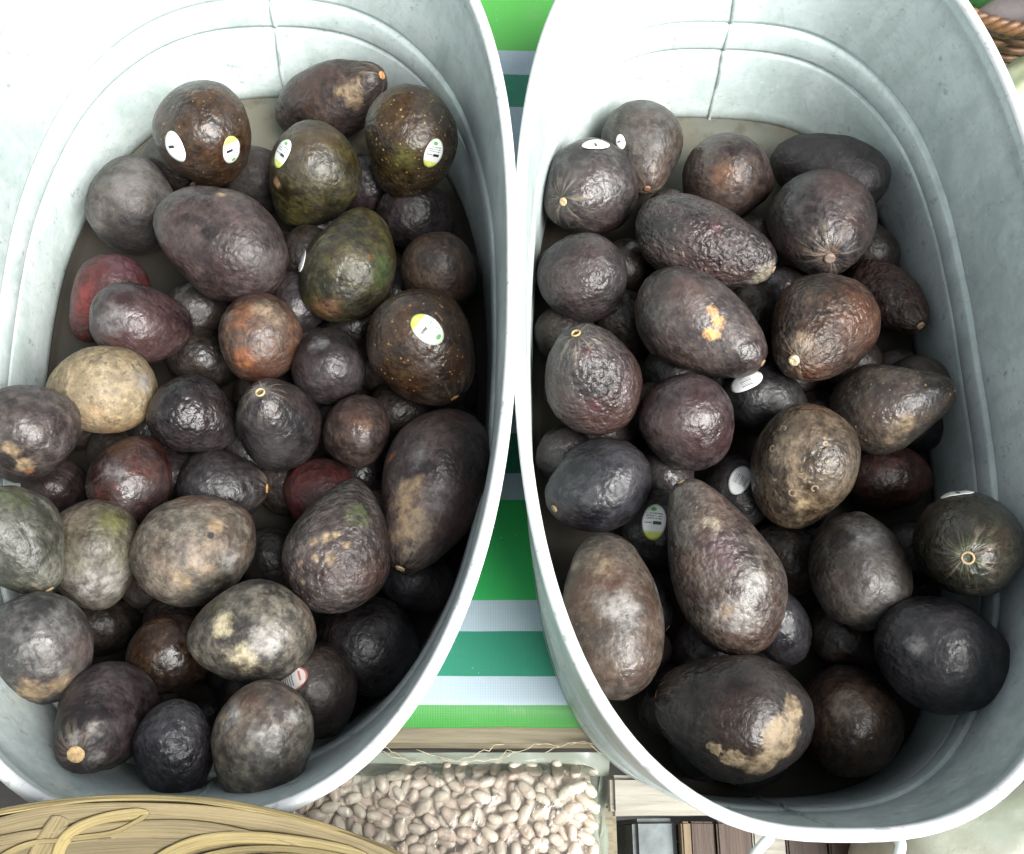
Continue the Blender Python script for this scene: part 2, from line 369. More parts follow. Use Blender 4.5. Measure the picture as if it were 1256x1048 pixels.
def avocado_mat(pre, tw, marks, L, seed, stem):
    A, B = SPEC.get(pre) or PRE[pre[0]]; A = tuple(.42*k*f for k, f in zip(A, (1.05, 1, .9))); B = tuple(.60*k*f for k, f in zip(B, (1.04, 1, .92)))
    q = N('avocado_skin'); v = q.shift(q.tc, (seed*1.37 % 7, seed*.73 % 5, seed*2.1 % 9))
    n1 = q.noise(38, 4, v, .6); n2 = q.noise(150, 4, v, .6); n3 = q.noise(480, 3, v, .6)
    c = q.mix(q.mapr(q.math('ADD', n1, q.math('MULTIPLY', q.math('SUBTRACT', n2, .5), .7)), .33, .70), A, B)
    c = q.mix(q.mapr(n2, .35, .7, .35, 0), c, tuple(x*.5 for x in A))
    c = q.mix(q.mapr(q.noise(17, 3, q.shift(v, (5, 2, 8)), .6), .46, .74, 0, .55), c, tuple(k*f for k, f in zip(B, (1.05, .62, .5))))
    c = q.mix(q.mapr(q.math('ADD', n3, q.math('MULTIPLY', q.math('SUBTRACT', n1, .5), .5)), .56, .72, 0, .6), c, tuple(k*.8 for k in A))
    c = q.mix(q.mapr(q.noise(330, 4, q.shift(v, (4, 4, 1)), .7), .58, .72, 0, .45), c, tuple(min(.5, k*1.7) for k in B))
    du = tw.get('dust', .13)                                    # waxy bloom, patchy
    c = q.mix(q.mapr(q.noise(24, 5, q.shift(v, (3, 1, 2)), .65), .42, .72, 0, du), c, (.17, .16, .16))
    if tw.get('dark'):
        c = q.mix(q.mapr(q.math('ADD', q.noise(260, 4, v, .7), q.math('MULTIPLY', q.noise(40, 2, v), .3)), .70, .8, 0, .75), c, (.05, .045, .035))
    mm = None
    for (x, y, z, r, colr, rag) in marks:
        d = q.n('VectorMath', (q.tc, (x, y, z)), operation='DISTANCE').outputs['Value']
        if colr == 'curl':
            rg = q.mapr(q.math('ABSOLUTE', q.math('SUBTRACT', d, r*.75)), .0002, .0007, 1, 0)
            rg = q.math('MULTIPLY', rg, q.mapr(q.noise(160, 2, q.shift(v, (x*70, 3, 1))), .42, .5))
            c = q.mix(q.math('MULTIPLY', rg, .8), c, COLS['curl']); continue
        d = q.math('ADD', d, q.math('MULTIPLY', q.math('SUBTRACT', q.noise(max(35, min(.9/r, 200)), 5, q.shift(v, (z*90, x*90, 1)), .74), .5), r*2.6*rag))
        soft = colr in ('grey', 'grey2', 'brown', 'green', 'olive', 'rust', 'red', 'plum', 'maroon', 'ltan2', 'ltan3', 'olive2')
        m = q.mapr(d, r*1.1, r*(.1 if soft else .66 if colr in ('crust', 'dark', 'orange') else .35))
        m = q.math('MULTIPLY', m, q.mapr(q.math('ADD', n2, q.math('MULTIPLY', q.math('SUBTRACT', n3, .5), .6)), .32, .56, .35 if soft else .6, .85 if soft else .95))
        tone = q.mix(q.mapr(n2, .35, .7), tuple(k*.72 for k in COLS[colr]), tuple(k*1.2 for k in COLS[colr]))
        c = q.mix(m, c, tone)
        if not soft and colr not in ('dark',): mm = m if mm is None else q.math('MAXIMUM', mm, m)
    # lenticels: small pale raised dots, each cell its own size
    spk = tw.get('spk', .22)
    vs = q.n('TexVoronoi', {'Vector': v, 'Scale': 330, 'Randomness': 1}, feature='F1')
    cell = q.n('SeparateColor', (vs.outputs['Color'],)).outputs
    dot = q.math('MULTIPLY', q.mapr(q.math('SUBTRACT', vs.outputs['Distance'], q.math('MULTIPLY', q.math('SUBTRACT', cell[0], .5), .22)), .20 if spk < .5 else .27, .02 if spk < .5 else .08), q.mapr(cell[1], 1-.6*spk, 1-.6*spk+.35))
    gold = (.27, .17, .065) if spk > .55 else (.24, .19, .14)
    c = q.mix(q.math('MULTIPLY', dot, min(1, .35+.45*spk)), c, gold)
    X, Y, Z = q.sep(q.tc)
    rl = q.math('MAXIMUM', q.math('SQRT', q.math('ADD', q.math('MULTIPLY', X, X), q.math('MULTIPLY', Y, Y))), .0006)
    av = q.n('CombineXYZ', (q.math('DIVIDE', X, rl), q.math('DIVIDE', Y, rl), q.math('MULTIPLY', Z, 12))).outputs[0]
    strk = q.noise(5, 4, q.shift(av, (seed % 5, 0, 0)), .6)      # streaks running out from the stem
    near = q.mapr(Z, L*.62, L*.98)
    if stem:
        c = q.mix(q.math('MULTIPLY', near, q.mapr(strk, .48, .66, 0, .55)), c, (.2, .16, .115))
    rough = tw.get('ro', .40)-.05
    ro = q.mapr(q.noise(45, 4, q.shift(v, (1, 7, 3)), .65), .3, .7, max(.2, rough-.06), rough+.24)
    if mm is not None: ro = q.math('MAXIMUM', ro, q.math('MULTIPLY', mm, .65))
    pb = q.n('TexVoronoi', {'Vector': q.n('VectorMath', (v, q.n('VectorMath', (q.n('TexNoise', {'Vector': v, 'Scale': 150}).outputs[1], (.006, .006, .006)), operation='MULTIPLY').outputs[0]), operation='ADD').outputs[0], 'Scale': tw.get('ps', 255), 'Smoothness': .6}, feature='SMOOTH_F1').outputs[0]
    h = q.math('ADD', q.math('MULTIPLY', pb, -1.0), q.math('ADD', q.math('MULTIPLY', n2, 1.1), q.math('MULTIPLY', n3, .5)))
    h = q.math('ADD', h, q.math('MULTIPLY', dot, .25))
    h = q.math('ADD', h, q.math('MULTIPLY', q.math('MULTIPLY', near, strk), 1.2 if stem else .3))
    wr = tw.get('wr', 0)
    if wr:
        h = q.math('ADD', h, q.math('MULTIPLY', q.noise(1, 4, q.shift(v, scale=(130, 130, 35), rot=(.3, .2, 0)), .6, .8), 2.2*wr))
    b = tw.get('bump', 1.)
    return q.set(Base_Color=c, Roughness=ro, Normal=q.bump(h, min(1, .50*b), .0011*b), Specular_IOR_Level=.45)
NR, NS = 58, 76
def avocado_mesh(w, L, k, seed, tw):
    u = np.linspace(0, math.pi, NR); ph = np.linspace(0, 2*math.pi, NS, endpoint=False)
    t = np.cos(u); sm = np.clip((t+.55)/1.5, 0, 1); sm = sm*sm*(3-2*sm)
    r = np.sin(u)**.96*(1-1.9*k*sm)
    r /= r.max()
    uu, pp = np.meshgrid(t, ph, indexing='ij'); rr = np.repeat(r[:, None], NS, 1)
    P = np.stack([rr*np.cos(pp)*w, rr*np.sin(pp)*w, uu*L], -1).reshape(-1, 3)
    nrm = P/np.array([w*w, w*w, L*L]); nrm /= np.linalg.norm(nrm, axis=1)[:, None]+1e-9
    o = np.array([seed*3.17 % 97, seed*1.7 % 89, seed*.9 % 83])
    d = perlin(P/(w*1.25)+o)*w*.125+perlin(P/(w*.55)+o+11)*w*.030+perlin(P/.0062+o+23)*.00055+perlin(P/.0032+o+37)*.00022
    if tw.get('wr'):
        d += perlin(P/np.array([.006, .006, .02])+o+5)*.0011*tw['wr']
    if tw.get('facet'):
        d -= np.clip(.0025-np.abs(P[:, 0]*.8+P[:, 1]*.3-.2*w)*.35, 0, 1)*.9
    P = P+nrm*d[:, None]
    tip = np.clip((uu.reshape(-1)-.955)/.045, 0, 1); P[:, 2] -= tip*tip*.0016     # little dimple round the stem
    P[:, 0] += w*.10*math.sin(seed)*(P[:, 2]/L)**2; P[:, 1] += w*.08*math.cos(seed*1.3)*(P[:, 2]/L)**2
    P[:NS] = P[:NS].mean(0); P[-NS:] = P[-NS:].mean(0)
    V = np.concatenate([P[:1], P[NS:-NS], P[-1:]]); n = NR-2
    F = [(0, 1+(c+1) % NS, 1+c)[::-1] for c in range(NS)]
    F += [(1+r_*NS+c, 1+(r_+1)*NS+c, 1+(r_+1)*NS+(c+1) % NS, 1+r_*NS+(c+1) % NS) for r_ in range(n-1) for c in range(NS)]
    last = 1+n*NS
    F += [(last, 1+(n-1)*NS+(c+1) % NS, 1+(n-1)*NS+c) for c in range(NS)]
    me = mesh('avocado', V, F)
    return me, V, F
def basis(ax):
    z = Vector(ax).normalized(); ref = Vector((0, 0, 1)) if abs(z.z) < .9 else Vector((0, 1, 0))
    x = ref.cross(z).normalized(); y = z.cross(x)
    return Matrix((x, y, z)).transposed()
STEMC = {'orange': (.46, .24, .09), 'tan': (.42, .31, .17), 'rust': (.22, .11, .06), 'button': (.58, .40, .2), 'knob': (.55, .45, .28), 'brown': (.2, .15, .12), 'ring': (.4, .28, .13), 'ring2': (.34, .24, .14), '': (.2, .14, .08)}
stem_mats = {k: plain('stem_'+(k or 'dull'), c, .7, .3, 500, .5, 900) for k, c in STEMC.items()}
scar_m = plain('stem_hole', (.10, .035, .015), .7, .3, 500)
def lathe(prof, seg=18):
    V = []; F = []
    for r, z in prof:
        for k in range(seg):
            a = 2*math.pi*k/seg; V.append((r*math.cos(a), r*math.sin(a), z))
    F = grid_faces(len(prof), seg); F.append(tuple(range((len(prof)-1)*seg, len(prof)*seg)))
    return V, F
def sticker_mat(kind):
    q = N('sticker_'+kind); uv = q.n('UVMap').outputs[0]; U, Vv, _ = q.sep(uv)      # u, v run -1..1 along the long and the short axis
    def rect(u0, u1, v0, v1):
        a = q.math('MULTIPLY', q.math('GREATER_THAN', U, u0), q.math('LESS_THAN', U, u1))
        b = q.math('MULTIPLY', q.math('GREATER_THAN', Vv, v0), q.math('LESS_THAN', Vv, v1))
        return q.math('MULTIPLY', a, b)
    c = q.mix(0, (.60, .61, .60), (.6, .6, .6))
    if kind in ('lime', 'plain'):
        s = 1 if kind == 'lime' else .25
        c = q.mix(q.math('MULTIPLY', q.mapr(U, -.45, -.62), s), c, (.46, .52, .10))
        blob = q.math('LESS_THAN', q.n('VectorMath', (uv, (-.74, .05, 0)), operation='DISTANCE').outputs['Value'], .2)
        c = q.mix(q.math('MULTIPLY', blob, .8*s), c, (.55, .55, .16))
        c = q.mix(q.math('MULTIPLY', q.mapr(U, .5, .75), .45*s), c, (.42, .60, .36))
        c = q.mix(rect(-.16, .02, -.62, .05), c, (.015, .015, .015))
        if kind == 'lime':
            c = q.mix(q.math('MULTIPLY', rect(-.11, -.03, .12, .75), .9), c, (.18, .19, .2))
            for u in (.14, .28, .42):
                dash = q.math('GREATER_THAN', q.noise(9, 0, q.n('CombineXYZ', (q.math('MULTIPLY', U, 2.), Vv, u)).outputs[0]), .42)
                c = q.mix(q.math('MULTIPLY', q.math('MULTIPLY', rect(u, u+.07, -.7, .7), dash), .9), c, (.12, .16, .15))
            leaf = q.math('LESS_THAN', q.n('VectorMath', (q.shift(uv, scale=(1, .5, 1)), (.7, .05, 0)), operation='DISTANCE').outputs['Value'], .12)
            c = q.mix(leaf, c, (.10, .28, .10))
    if kind == 'bar':
        for k in range(9):
            v0 = -.66+k*.15; c = q.mix(rect(-.35, .32, v0, v0+(.05 if k % 3 else .09)), c, (.03, .03, .03))
        c = q.mix(0.25, c, (.5, .52, .52))
    if kind == 'red':
        rr = q.n('VectorMath', (uv,), operation='LENGTH').outputs['Value']
        for k in range(6):
            u0 = -.6+k*.14; c = q.mix(rect(u0, u0+.06, -.6, .6), c, (.03, .03, .03))
        c = q.mix(q.mapr(U, .38, .42), c, (.72, .66, .6))
        c = q.mix(rect(.5, .62, -.4, .4), c, (.5, .10, .08))
        c = q.mix(q.mapr(rr, .87, .9), c, (.38, .06, .05))
        c = q.mix(.45, c, (.16, .15, .14))
    return q.set(Base_Color=c, Roughness=.3)
st_mats = {k: sticker_mat(k) for k in ('lime', 'plain', 'bar', 'red')}
def add_sticker(ob, V, F, s, seed):
    x, y, z, dx, dy, dz, kind, sc = s
    bvh = BVHTree.FromPolygons([Vector(p) for p in V], [tuple(f) for f in F])
    p = Vector((x, y, z)); loc, nor, _, _ = bvh.find_nearest(p)
    nor = (nor+loc.normalized()*.6).normalized()
    du = Vector((dx, dy, dz)); du = (du-nor*du.dot(nor)).normalized(); dv = nor.cross(du)
    ru, rv = .0106*sc, .0071*sc
    vs, uvs = [], []; NRr, NSs = 6, 28
    def drop(a, b):
        src = loc+du*a*ru+dv*b*rv+nor*.02
        h = bvh.ray_cast(src, -nor)
        pt = h[0] if h[0] is not None else loc+du*a*ru+dv*b*rv
        # the label bridges the pebbles instead of sinking into them
        return pt+nor*.00055
    vs.append(drop(0, 0)); uvs.append((0, 0))
    for r in range(1, NRr+1):
        for k in range(NSs):
            a = 2*math.pi*k/NSs; e = r/NRr
            vs.append(drop(e*math.cos(a), e*math.sin(a))); uvs.append((e*math.cos(a), e*math.sin(a)))
    F2 = [(0, 1+k, 1+(k+1) % NSs) for k in range(NSs)]
    F2 += [(1+r*NSs+k, 1+(r+1)*NSs+k, 1+(r+1)*NSs+(k+1) % NSs, 1+r*NSs+(k+1) % NSs) for r in range(NRr-1) for k in range(NSs)]
    me = mesh('sticker', vs, F2); ul = me.uv_layers.new(name='UVMap')
    for l in me.loops: ul.data[l.index].uv = uvs[l.vertex_index]
    o = link('sticker', me, st_mats[kind], ob)
    md = o.modifiers.new('thickness', 'SOLIDIFY'); md.thickness = .0002; md.offset = 1
    return o
def add_stem(ob, V, L, kind):
    top = Vector(V[0]); k = kind
    if k in ('ring', 'ring2'):
        r = .0036 if k == 'ring2' else .0030
        V1, F1 = lathe([(r*1.15, -.002), (r*1.1, .0006), (r*.92, .0012), (r*.75, .0008), (r*.68, -.0005)])
        o = link('stem_ring', mesh('stem_ring', V1, F1[:-1]), stem_mats[k], ob); o.location = top
        V2, F2 = lathe([(r*.72, -.0002), (r*.4, -.0006), (r*.1, -.0007)])
        o2 = link('stem_scar', mesh('stem_scar', V2, F2), scar_m, o)
        return
    r = {'button': .0047, 'knob': .0036, 'orange': .0033, 'tan': .0031, 'rust': .0028, 'brown': .004, '': .0027}[k]
    h = {'knob': .0022, 'brown': .0016}.get(k, .001)
    V1, F1 = lathe([(r*1.05, -.003), (r, h*.4), (r*.9, h), (r*.55, h*1.05), (r*.2, h*.8)])
    V1 = [(x*(1+.12*math.sin(3*i)), y, z) for i, (x, y, z) in enumerate(V1)]
    o = link('stem', mesh('stem', V1, F1), stem_mats[k], ob); o.location = top

AVOCADOS = [
 ('L', [-0.1927, 0.4739, 0.0769], 0.0343, 0.0379, [0.0757, -0.4604, -0.8845], 0.1, 'NB', 'glossy brown avocado with two oval white stickers side by side', {'ro': 0.3, 'spk': 0.6}, [], [(-0.0157, 0.0293, -0.0095, 0.1041, 0.2859, 0.9526, 'plain', 1.05), (0.0204, 0.0276, -0.0017, 0.0309, -0.0009, 0.9995, 'lime', 1.05)], ''),
 ('L', [-0.1062, 0.5353, 0.0424], 0.0299, 0.0508, [0.8037, -0.0142, 0.5949], 0.1, 'NP', 'purple brown avocado with a big tan scar lying against the far end of the tub', {}, [(-0.0162, 0.0157, 0.0334, 0.0114, 'tan', 0.9), (-0.022, 0.0056, 0.033, 0.0067, 'tan', 0.9), (-0.0152, 0.0215, 0.0239, 0.0054, 'tan', 0.6)], [], 'orange'),
 ('L', [-0.0421, 0.465, 0.0851], 0.033, 0.0415, [-0.1605, -0.564, -0.81], 0.12, 'NO', 'olive brown avocado with gold flecks and a sticker beside the right wall of its tub', {'ro': 0.28, 'spk': 0.9}, [(0.0037, 0.0327, -0.0017, 0.0122, 'olive', 0.5)], [(0.0217, 0.024, -0.0079, 0.0357, -0.2551, -0.9663, 'lime', 1.0)], ''),
 ('L', [-0.1113, 0.4438, 0.073], 0.0324, 0.0402, [-0.3474, -0.5048, -0.7902], 0.12, 'O', 'olive green avocado with a sticker at its upper left edge', {}, [(-0.0102, 0.0307, 0.0029, 0.0055, 'ltan', 0.7)], [(-0.0123, 0.0264, -0.0177, 0.0707, -0.3902, -0.918, 'lime', 1.0)], ''),
 ('L', [-0.2509, 0.4412, 0.0387], 0.0323, 0.037, [0.0386, 0.9826, 0.1819], 0.08, 'GN', 'dull grey brown avocado with no shine, below left of the two sticker fruit', {'ro': 0.6, 'dust': 0.5}, [(-0.009, 0.0121, -0.0327, 0.0263, 'dark', 0.3)], [], ''),
 ('L', [-0.1711, 0.387, 0.0779], 0.0375, 0.0493, [-0.8798, 0.4577, 0.1281], 0.1, 'PB', 'biggest smooth plum coloured avocado, with two small dark dents near its upper left end', {}, [(0.0101, 0.0328, 0.0198, 0.0042, 'dark', 0.5), (0.0123, 0.0354, -0.0017, 0.0054, 'dark', 0.6), (-0.0186, 0.0317, 0.01, 0.0042, 'tan', 0.8)], [], ''),
 ('L', [-0.081, 0.3736, 0.0729], 0.0326, 0.0432, [0.3518, 0.9282, 0.1208], 0.14, 'O', 'green shouldered avocado with a thin sliver of sticker on its left side', {'green': 1}, [(-0.0265, 0.0189, -0.0017, 0.0175, 'green', 0.5), (0.0018, 0.0122, -0.04, 0.0152, 'brown', 0.7), (-0.0177, 0.0274, 0.0006, 0.0035, 'rust', 0.5)], [(0.0266, 0.0152, -0.0149, -0.4516, 0.2654, -0.8519, 'plain', 0.85)], ''),
 ('L', [-0.0201, 0.373, 0.0668], 0.0266, 0.0288, [0.4146, 0.2129, -0.8847], 0.06, 'N', 'plain dark brown avocado squeezed against the right wall above the brassy speckled one', {'ro': 0.5}, [], [], ''),
 ('L', [-0.0387, 0.4382, 0.0332], 0.0272, 0.0305, [0.7343, -0.074, -0.6748], 0.06, 'KP', 'shadowed purple avocado almost hidden under the olive one with gold flecks', {}, [], [], ''),
 ('L', [-0.0771, 0.4647, 0.0287], 0.0213, 0.0278, [-0.0275, -0.4518, -0.8917], 0.06, 'KP', 'black avocado in the gap between two sticker bearing olive avocados', {}, [], [], ''),
 ('L', [-0.1618, 0.4693, 0.0298], 0.0238, 0.028, [0.4145, -0.4354, -0.7992], 0.06, 'KN', 'shaded avocado peeping out above the biggest plum coloured one', {'ro': 0.6}, [], [], ''),
 ('L', [-0.0295, 0.3053, 0.0784], 0.0375, 0.0405, [0.5127, -0.8218, -0.2485], 0.12, 'NB', 'large dark avocado covered in brassy speckles, with a sticker on its crown', {'ro': 0.32, 'spk': 1.0}, [], [(0.0024, 0.037, -0.0059, 0.3749, 0.0837, 0.9233, 'lime', 1.15)], 'orange'),
 ('L', [-0.1415, 0.32, 0.0692], 0.0284, 0.0322, [-0.2622, 0.9392, -0.2218], 0.06, 'GR', 'avocado blushed rusty orange on its upper left, left of the green shouldered one', {}, [(0.0074, 0.0274, -0.0017, 0.0138, 'rust', 0.8), (-0.0112, 0.026, -0.0025, 0.0138, 'ltan2', 0.7), (0.0119, 0.0113, -0.0263, 0.0103, 'rust', 0.6)], [], ''),
 ('L', [-0.0937, 0.2999, 0.0654], 0.025, 0.0271, [-0.1053, 0.8955, -0.4325], 0.06, 'KP', 'small dark avocado directly left of the brassy speckled sticker fruit', {}, [(0.0044, 0.0243, -0.0046, 0.009, 'grey', 0.6)], [], ''),
 ('L', [-0.1244, 0.2561, 0.0713], 0.0281, 0.036, [-0.128, 0.2244, 0.9661], 0.1, 'K', 'blue black glossy avocado with its tan stem dot facing up', {'ro': 0.26, 'spk': 0.15}, [(-0.0022, -0.001, 0.0358, 0.0088, 'grey', 0.5)], [], 'ring'),
 ('L', [-0.0728, 0.2531, 0.0639], 0.0229, 0.0255, [0.2366, 0.8029, -0.5471], 0.05, 'NP', 'small round brown purple avocado left of the long scarred one', {}, [(-0.0068, 0.0178, -0.0141, 0.0077, 'brown', 0.6)], [], ''),
 ('L', [-0.021, 0.209, 0.0748], 0.0348, 0.059, [-0.3044, -0.9394, 0.1577], 0.16, 'PB', 'long avocado by the right wall, its narrow lower end blotched tan and orange', {'ro': 0.42}, [(-0.0101, 0.0299, 0.025, 0.0159, 'tan', 1.0), (0.0026, 0.0248, 0.0412, 0.017, 'tan', 0.8), (-0.0174, 0.0288, 0.0152, 0.0042, 'dark', 0.4), (-0.0311, 0.0156, -0.0042, 0.0064, 'rust', 0.8), (-0.0236, 0.0231, 0.0186, 0.0037, 'dark', 0.4), (0.0018, 0.0192, 0.0491, 0.0048, 'dark', 0.5), (-0.0106, 0.0331, -0.003, 0.0106, 'grey', 0.9), (-0.0082, 0.0328, 0.0141, 0.0037, 'dark', 0.6), (-0.0052, 0.0343, 0.0048, 0.0042, 'dark', 0.7), (-0.0061, 0.0255, 0.0389, 0.0042, 'olive', 0.6), (-0.0005, 0.0315, 0.0253, 0.0032, 'dark', 0.6), (0.0103, 0.0314, 0.0185, 0.0159, 'grey', 0.9)], [], 'tan'),
 ('L', [-0.0756, 0.1669, 0.0935], 0.0321, 0.0436, [0.2037, 0.9746, -0.0934], 0.16, 'GP', 'big avocado freckled with raised tan bumps and a green smear near the top', {'spk': 0.5, 'bump': 1.5}, [(-0.0095, 0.0293, 0.0124, 0.0112, 'olive2', 0.9), (0.0045, 0.0312, -0.0083, 0.0041, 'tan', 0.5), (-0.0005, 0.0319, -0.0049, 0.0031, 'tan', 0.5), (0.0112, 0.0289, -0.0116, 0.0036, 'tan', 0.5), (-0.0007, 0.0288, -0.0192, 0.0046, 'tan', 0.6), (0.0073, 0.0274, -0.0205, 0.0036, 'tan', 0.6), (0.0149, 0.0228, -0.0231, 0.0036, 'tan', 0.6), (-0.008, 0.0303, -0.0094, 0.0031, 'tan', 0.5), (0.0114, 0.0185, -0.0321, 0.0031, 'tan', 0.6)], [], ''),
 ('L', [-0.0976, 0.215, 0.0426], 0.0242, 0.0267, [-0.7641, 0.6427, -0.0562], 0.06, 'R', 'dark red avocado showing behind the freckled bumpy one', {}, [], [], ''),
 ('L', [-0.1628, 0.2173, 0.0443], 0.0263, 0.0307, [0.9965, -0.0005, -0.0838], 0.14, 'K', 'nearly black avocado lying deep with a tan stem dot pointing right', {}, [], [], 'orange'),
 ('L', [-0.2169, 0.2166, 0.066], 0.026, 0.0313, [0.1989, 0.9717, -0.1275], 0.1, 'M', 'shiny reddish maroon avocado under the sandy tan one', {'ro': 0.28}, [(0.0027, 0.0254, -0.0053, 0.0124, 'grey', 0.8)], [], ''),
 ('L', [-0.181, 0.2613, 0.0663], 0.0261, 0.0297, [0.7773, -0.0917, -0.6224], 0.08, 'K', 'wet looking black avocado between the sandy tan one and the blue black one', {'ro': 0.22, 'bump': 1.3}, [], [], ''),
 ('L', [-0.1872, 0.3177, 0.0336], 0.0221, 0.026, [0.7824, -0.0596, -0.6199], 0.06, 'KN', 'unlit black avocado under the rusty orange one', {}, [], [], ''),
 ('L', [-0.242, 0.2761, 0.074], 0.0297, 0.0362, [-0.9954, -0.0916, -0.0293], 0.1, 'T', 'sandy tan avocado with dark specks, palest in the tub', {'ro': 0.6, 'dark': 1}, [(0.0039, 0.0134, -0.0319, 0.0092, 'grey', 0.8)], [], ''),
 ('L', [-0.2753, 0.2359, 0.0975], 0.0296, 0.0327, [-0.5038, -0.6883, -0.522], 0.08, 'GP', 'purple grey avocado at the left wall with a torn tan scar along its lower edge', {}, [(0.0135, 0.0264, 0.0003, 0.0067, 'tan', 0.7), (0.0208, 0.0199, 0.0075, 0.0078, 'tan', 0.6), (0.0235, 0.0148, 0.0113, 0.0045, 'rust', 0.6), (0.0123, 0.0248, 0.0115, 0.0078, 'dark', 0.6)], [], ''),
 ('L', [-0.2226, 0.327, 0.0673], 0.0274, 0.0341, [0.812, 0.1115, -0.5729], 0.08, 'P', 'shiny violet black avocado resting above the sandy tan one', {'ro': 0.3}, [(-0.0074, 0.0174, -0.0247, 0.013, 'grey', 0.9)], [], ''),
 ('L', [-0.2616, 0.3639, 0.0323], 0.026, 0.0364, [-0.6019, -0.6429, -0.4737], 0.14, 'R2', 'red and purple avocado tucked against the left wall', {'ro': 0.45}, [(0.0056, 0.0253, 0.0041, 0.0216, 'red', 0.4), (0.0023, 0.0124, -0.0318, 0.0229, 'plum', 0.5)], [], ''),
 ('L', [-0.1964, 0.359, 0.0286], 0.0226, 0.0266, [0.7007, 0.6678, -0.251], 0.06, 'KN', 'unlit black avocado below the lower edge of the biggest plum coloured one', {}, [], [], ''),
 ('L', [-0.2622, 0.1615, 0.1171], 0.0277, 0.0356, [0.6163, -0.7552, -0.2231], 0.16, 'GG', 'grey green avocado with streaky wrinkles, at the left wall', {'ro': 0.4, 'wr': 1.0}, [(0.015, 0.0184, -0.0184, 0.0137, 'olive2', 0.9)], [], 'tan'),
 ('L', [-0.2322, 0.1651, 0.0722], 0.0286, 0.0353, [-0.0143, -0.8421, -0.5391], 0.08, 'GO', 'smooth grey olive avocado wedged between the streaky grey green one and the cracked ashy one', {'ro': 0.55}, [(0.0172, 0.0107, -0.025, 0.0132, 'olive', 0.7), (0.0105, 0.0247, 0.0122, 0.0199, 'grey2', 0.6)], [], ''),
 ('L', [-0.1687, 0.167, 0.0745], 0.0338, 0.04, [0.7802, 0.4753, -0.4066], 0.06, 'A', 'ashy avocado with a tan patch and a small crack on top', {'ro': 0.55}, [(-0.0183, 0.0274, -0.0092, 0.015, 'ltan2', 0.8), (-0.0016, 0.0333, 0.0068, 0.0064, 'tan', 0.8), (-0.0215, 0.0189, -0.0213, 0.0086, 'tan', 0.9), (-0.0059, 0.0332, 0.0015, 0.0027, 'dark', 0.2), (-0.0238, 0.0228, 0.0088, 0.0118, 'grey2', 0.8)], [], ''),
 ('L', [-0.1238, 0.1109, 0.1043], 0.0301, 0.0374, [-0.9827, -0.1117, -0.1476], 0.06, 'A2', 'marbled avocado mottled cream and charcoal, next in front of the cracked ashy one', {'ro': 0.5, 'spk': 0.3}, [(-0.0016, 0.0293, 0.0083, 0.009, 'cream', 1.0), (0.0175, 0.0243, -0.0034, 0.01, 'cream', 1.0), (0.0125, 0.0235, -0.0174, 0.012, 'grey2', 1.0), (-0.0122, 0.0253, 0.0134, 0.007, 'olive', 0.8)], [], ''),
 ('L', [-0.2412, 0.1001, 0.1111], 0.0279, 0.0325, [0.1971, -0.8181, -0.5402], 0.06, 'GB', 'bluish pewter grey avocado with a mottled tan underside, at the left wall', {'ro': 0.38}, [(-0.0044, 0.0244, 0.0149, 0.0114, 'tan', 1.0), (0.0125, 0.0215, 0.0148, 0.0083, 'tan', 1.0)], [], ''),
 ('L', [-0.1789, 0.1057, 0.0641], 0.0241, 0.0286, [0.767, 0.4053, -0.4974], 0.08, 'N', 'glossy cocoa brown avocado half under the marbled one', {'ro': 0.26}, [], [], ''),
 ('L', [-0.2002, 0.0603, 0.1114], 0.0274, 0.0428, [0.0232, -0.517, 0.8557], 0.12, 'P2', 'purple avocado with a round tan stem button facing the near end of its tub', {'ro': 0.4}, [(0.0078, 0.0127, 0.0359, 0.0065, 'grey2', 0.8), (0.0092, -0.0042, 0.0398, 0.0065, 'grey2', 0.8), (-0.0029, 0.0097, 0.0397, 0.005, 'grey2', 0.8)], [], 'button'),
 ('L', [-0.1574, 0.0438, 0.1211], 0.0214, 0.0274, [0.0728, -0.8971, -0.4357], 0.08, 'B', 'wrinkled blue black avocado beside the one with the round tan button', {'ro': 0.35, 'bump': 1.4}, [], [], ''),
 ('L', [-0.1099, 0.0466, 0.1234], 0.0268, 0.0351, [-0.1368, -0.9228, -0.3601], 0.06, 'A2', 'pale veined grey avocado at the near end of the left tub', {'ro': 0.5}, [(-0.0146, 0.0168, -0.0195, 0.0105, 'grey2', 1.0), (0.008, 0.0239, -0.0119, 0.0124, 'grey2', 1.0), (-0.0192, 0.0142, -0.0159, 0.0038, 'tan', 0.7), (0.0173, 0.0127, -0.0211, 0.0076, 'grey2', 1.0)], [], ''),
 ('L', [-0.0883, 0.0792, 0.0815], 0.0243, 0.0296, [0.1237, -0.8906, -0.4376], 0.06, 'KN', 'shaded dark brown avocado with a red edged sticker peeping out', {}, [], [(-0.0102, 0.018, -0.0155, 0.8972, 0.2584, -0.3583, 'red', 1.0)], ''),
 ('L', [-0.0603, 0.1109, 0.0491], 0.0311, 0.0336, [0.6194, -0.4599, -0.6362], 0.06, 'K', 'pitch black glossy avocado in the shade of the near right wall', {'ro': 0.25}, [], [], ''),
 ('L', [-0.0293, 0.1569, 0.0395], 0.0215, 0.0252, [0.8016, -0.3724, -0.4677], 0.06, 'B', 'dark blue black avocado below the tip of the long scarred one', {}, [], [], ''),
 ('L', [-0.1285, 0.1703, 0.0268], 0.0208, 0.0257, [0.1072, -0.8141, -0.5707], 0.06, 'KN', 'black avocado in the gap between the cracked ashy one and the bumpy one', {}, [], [], ''),
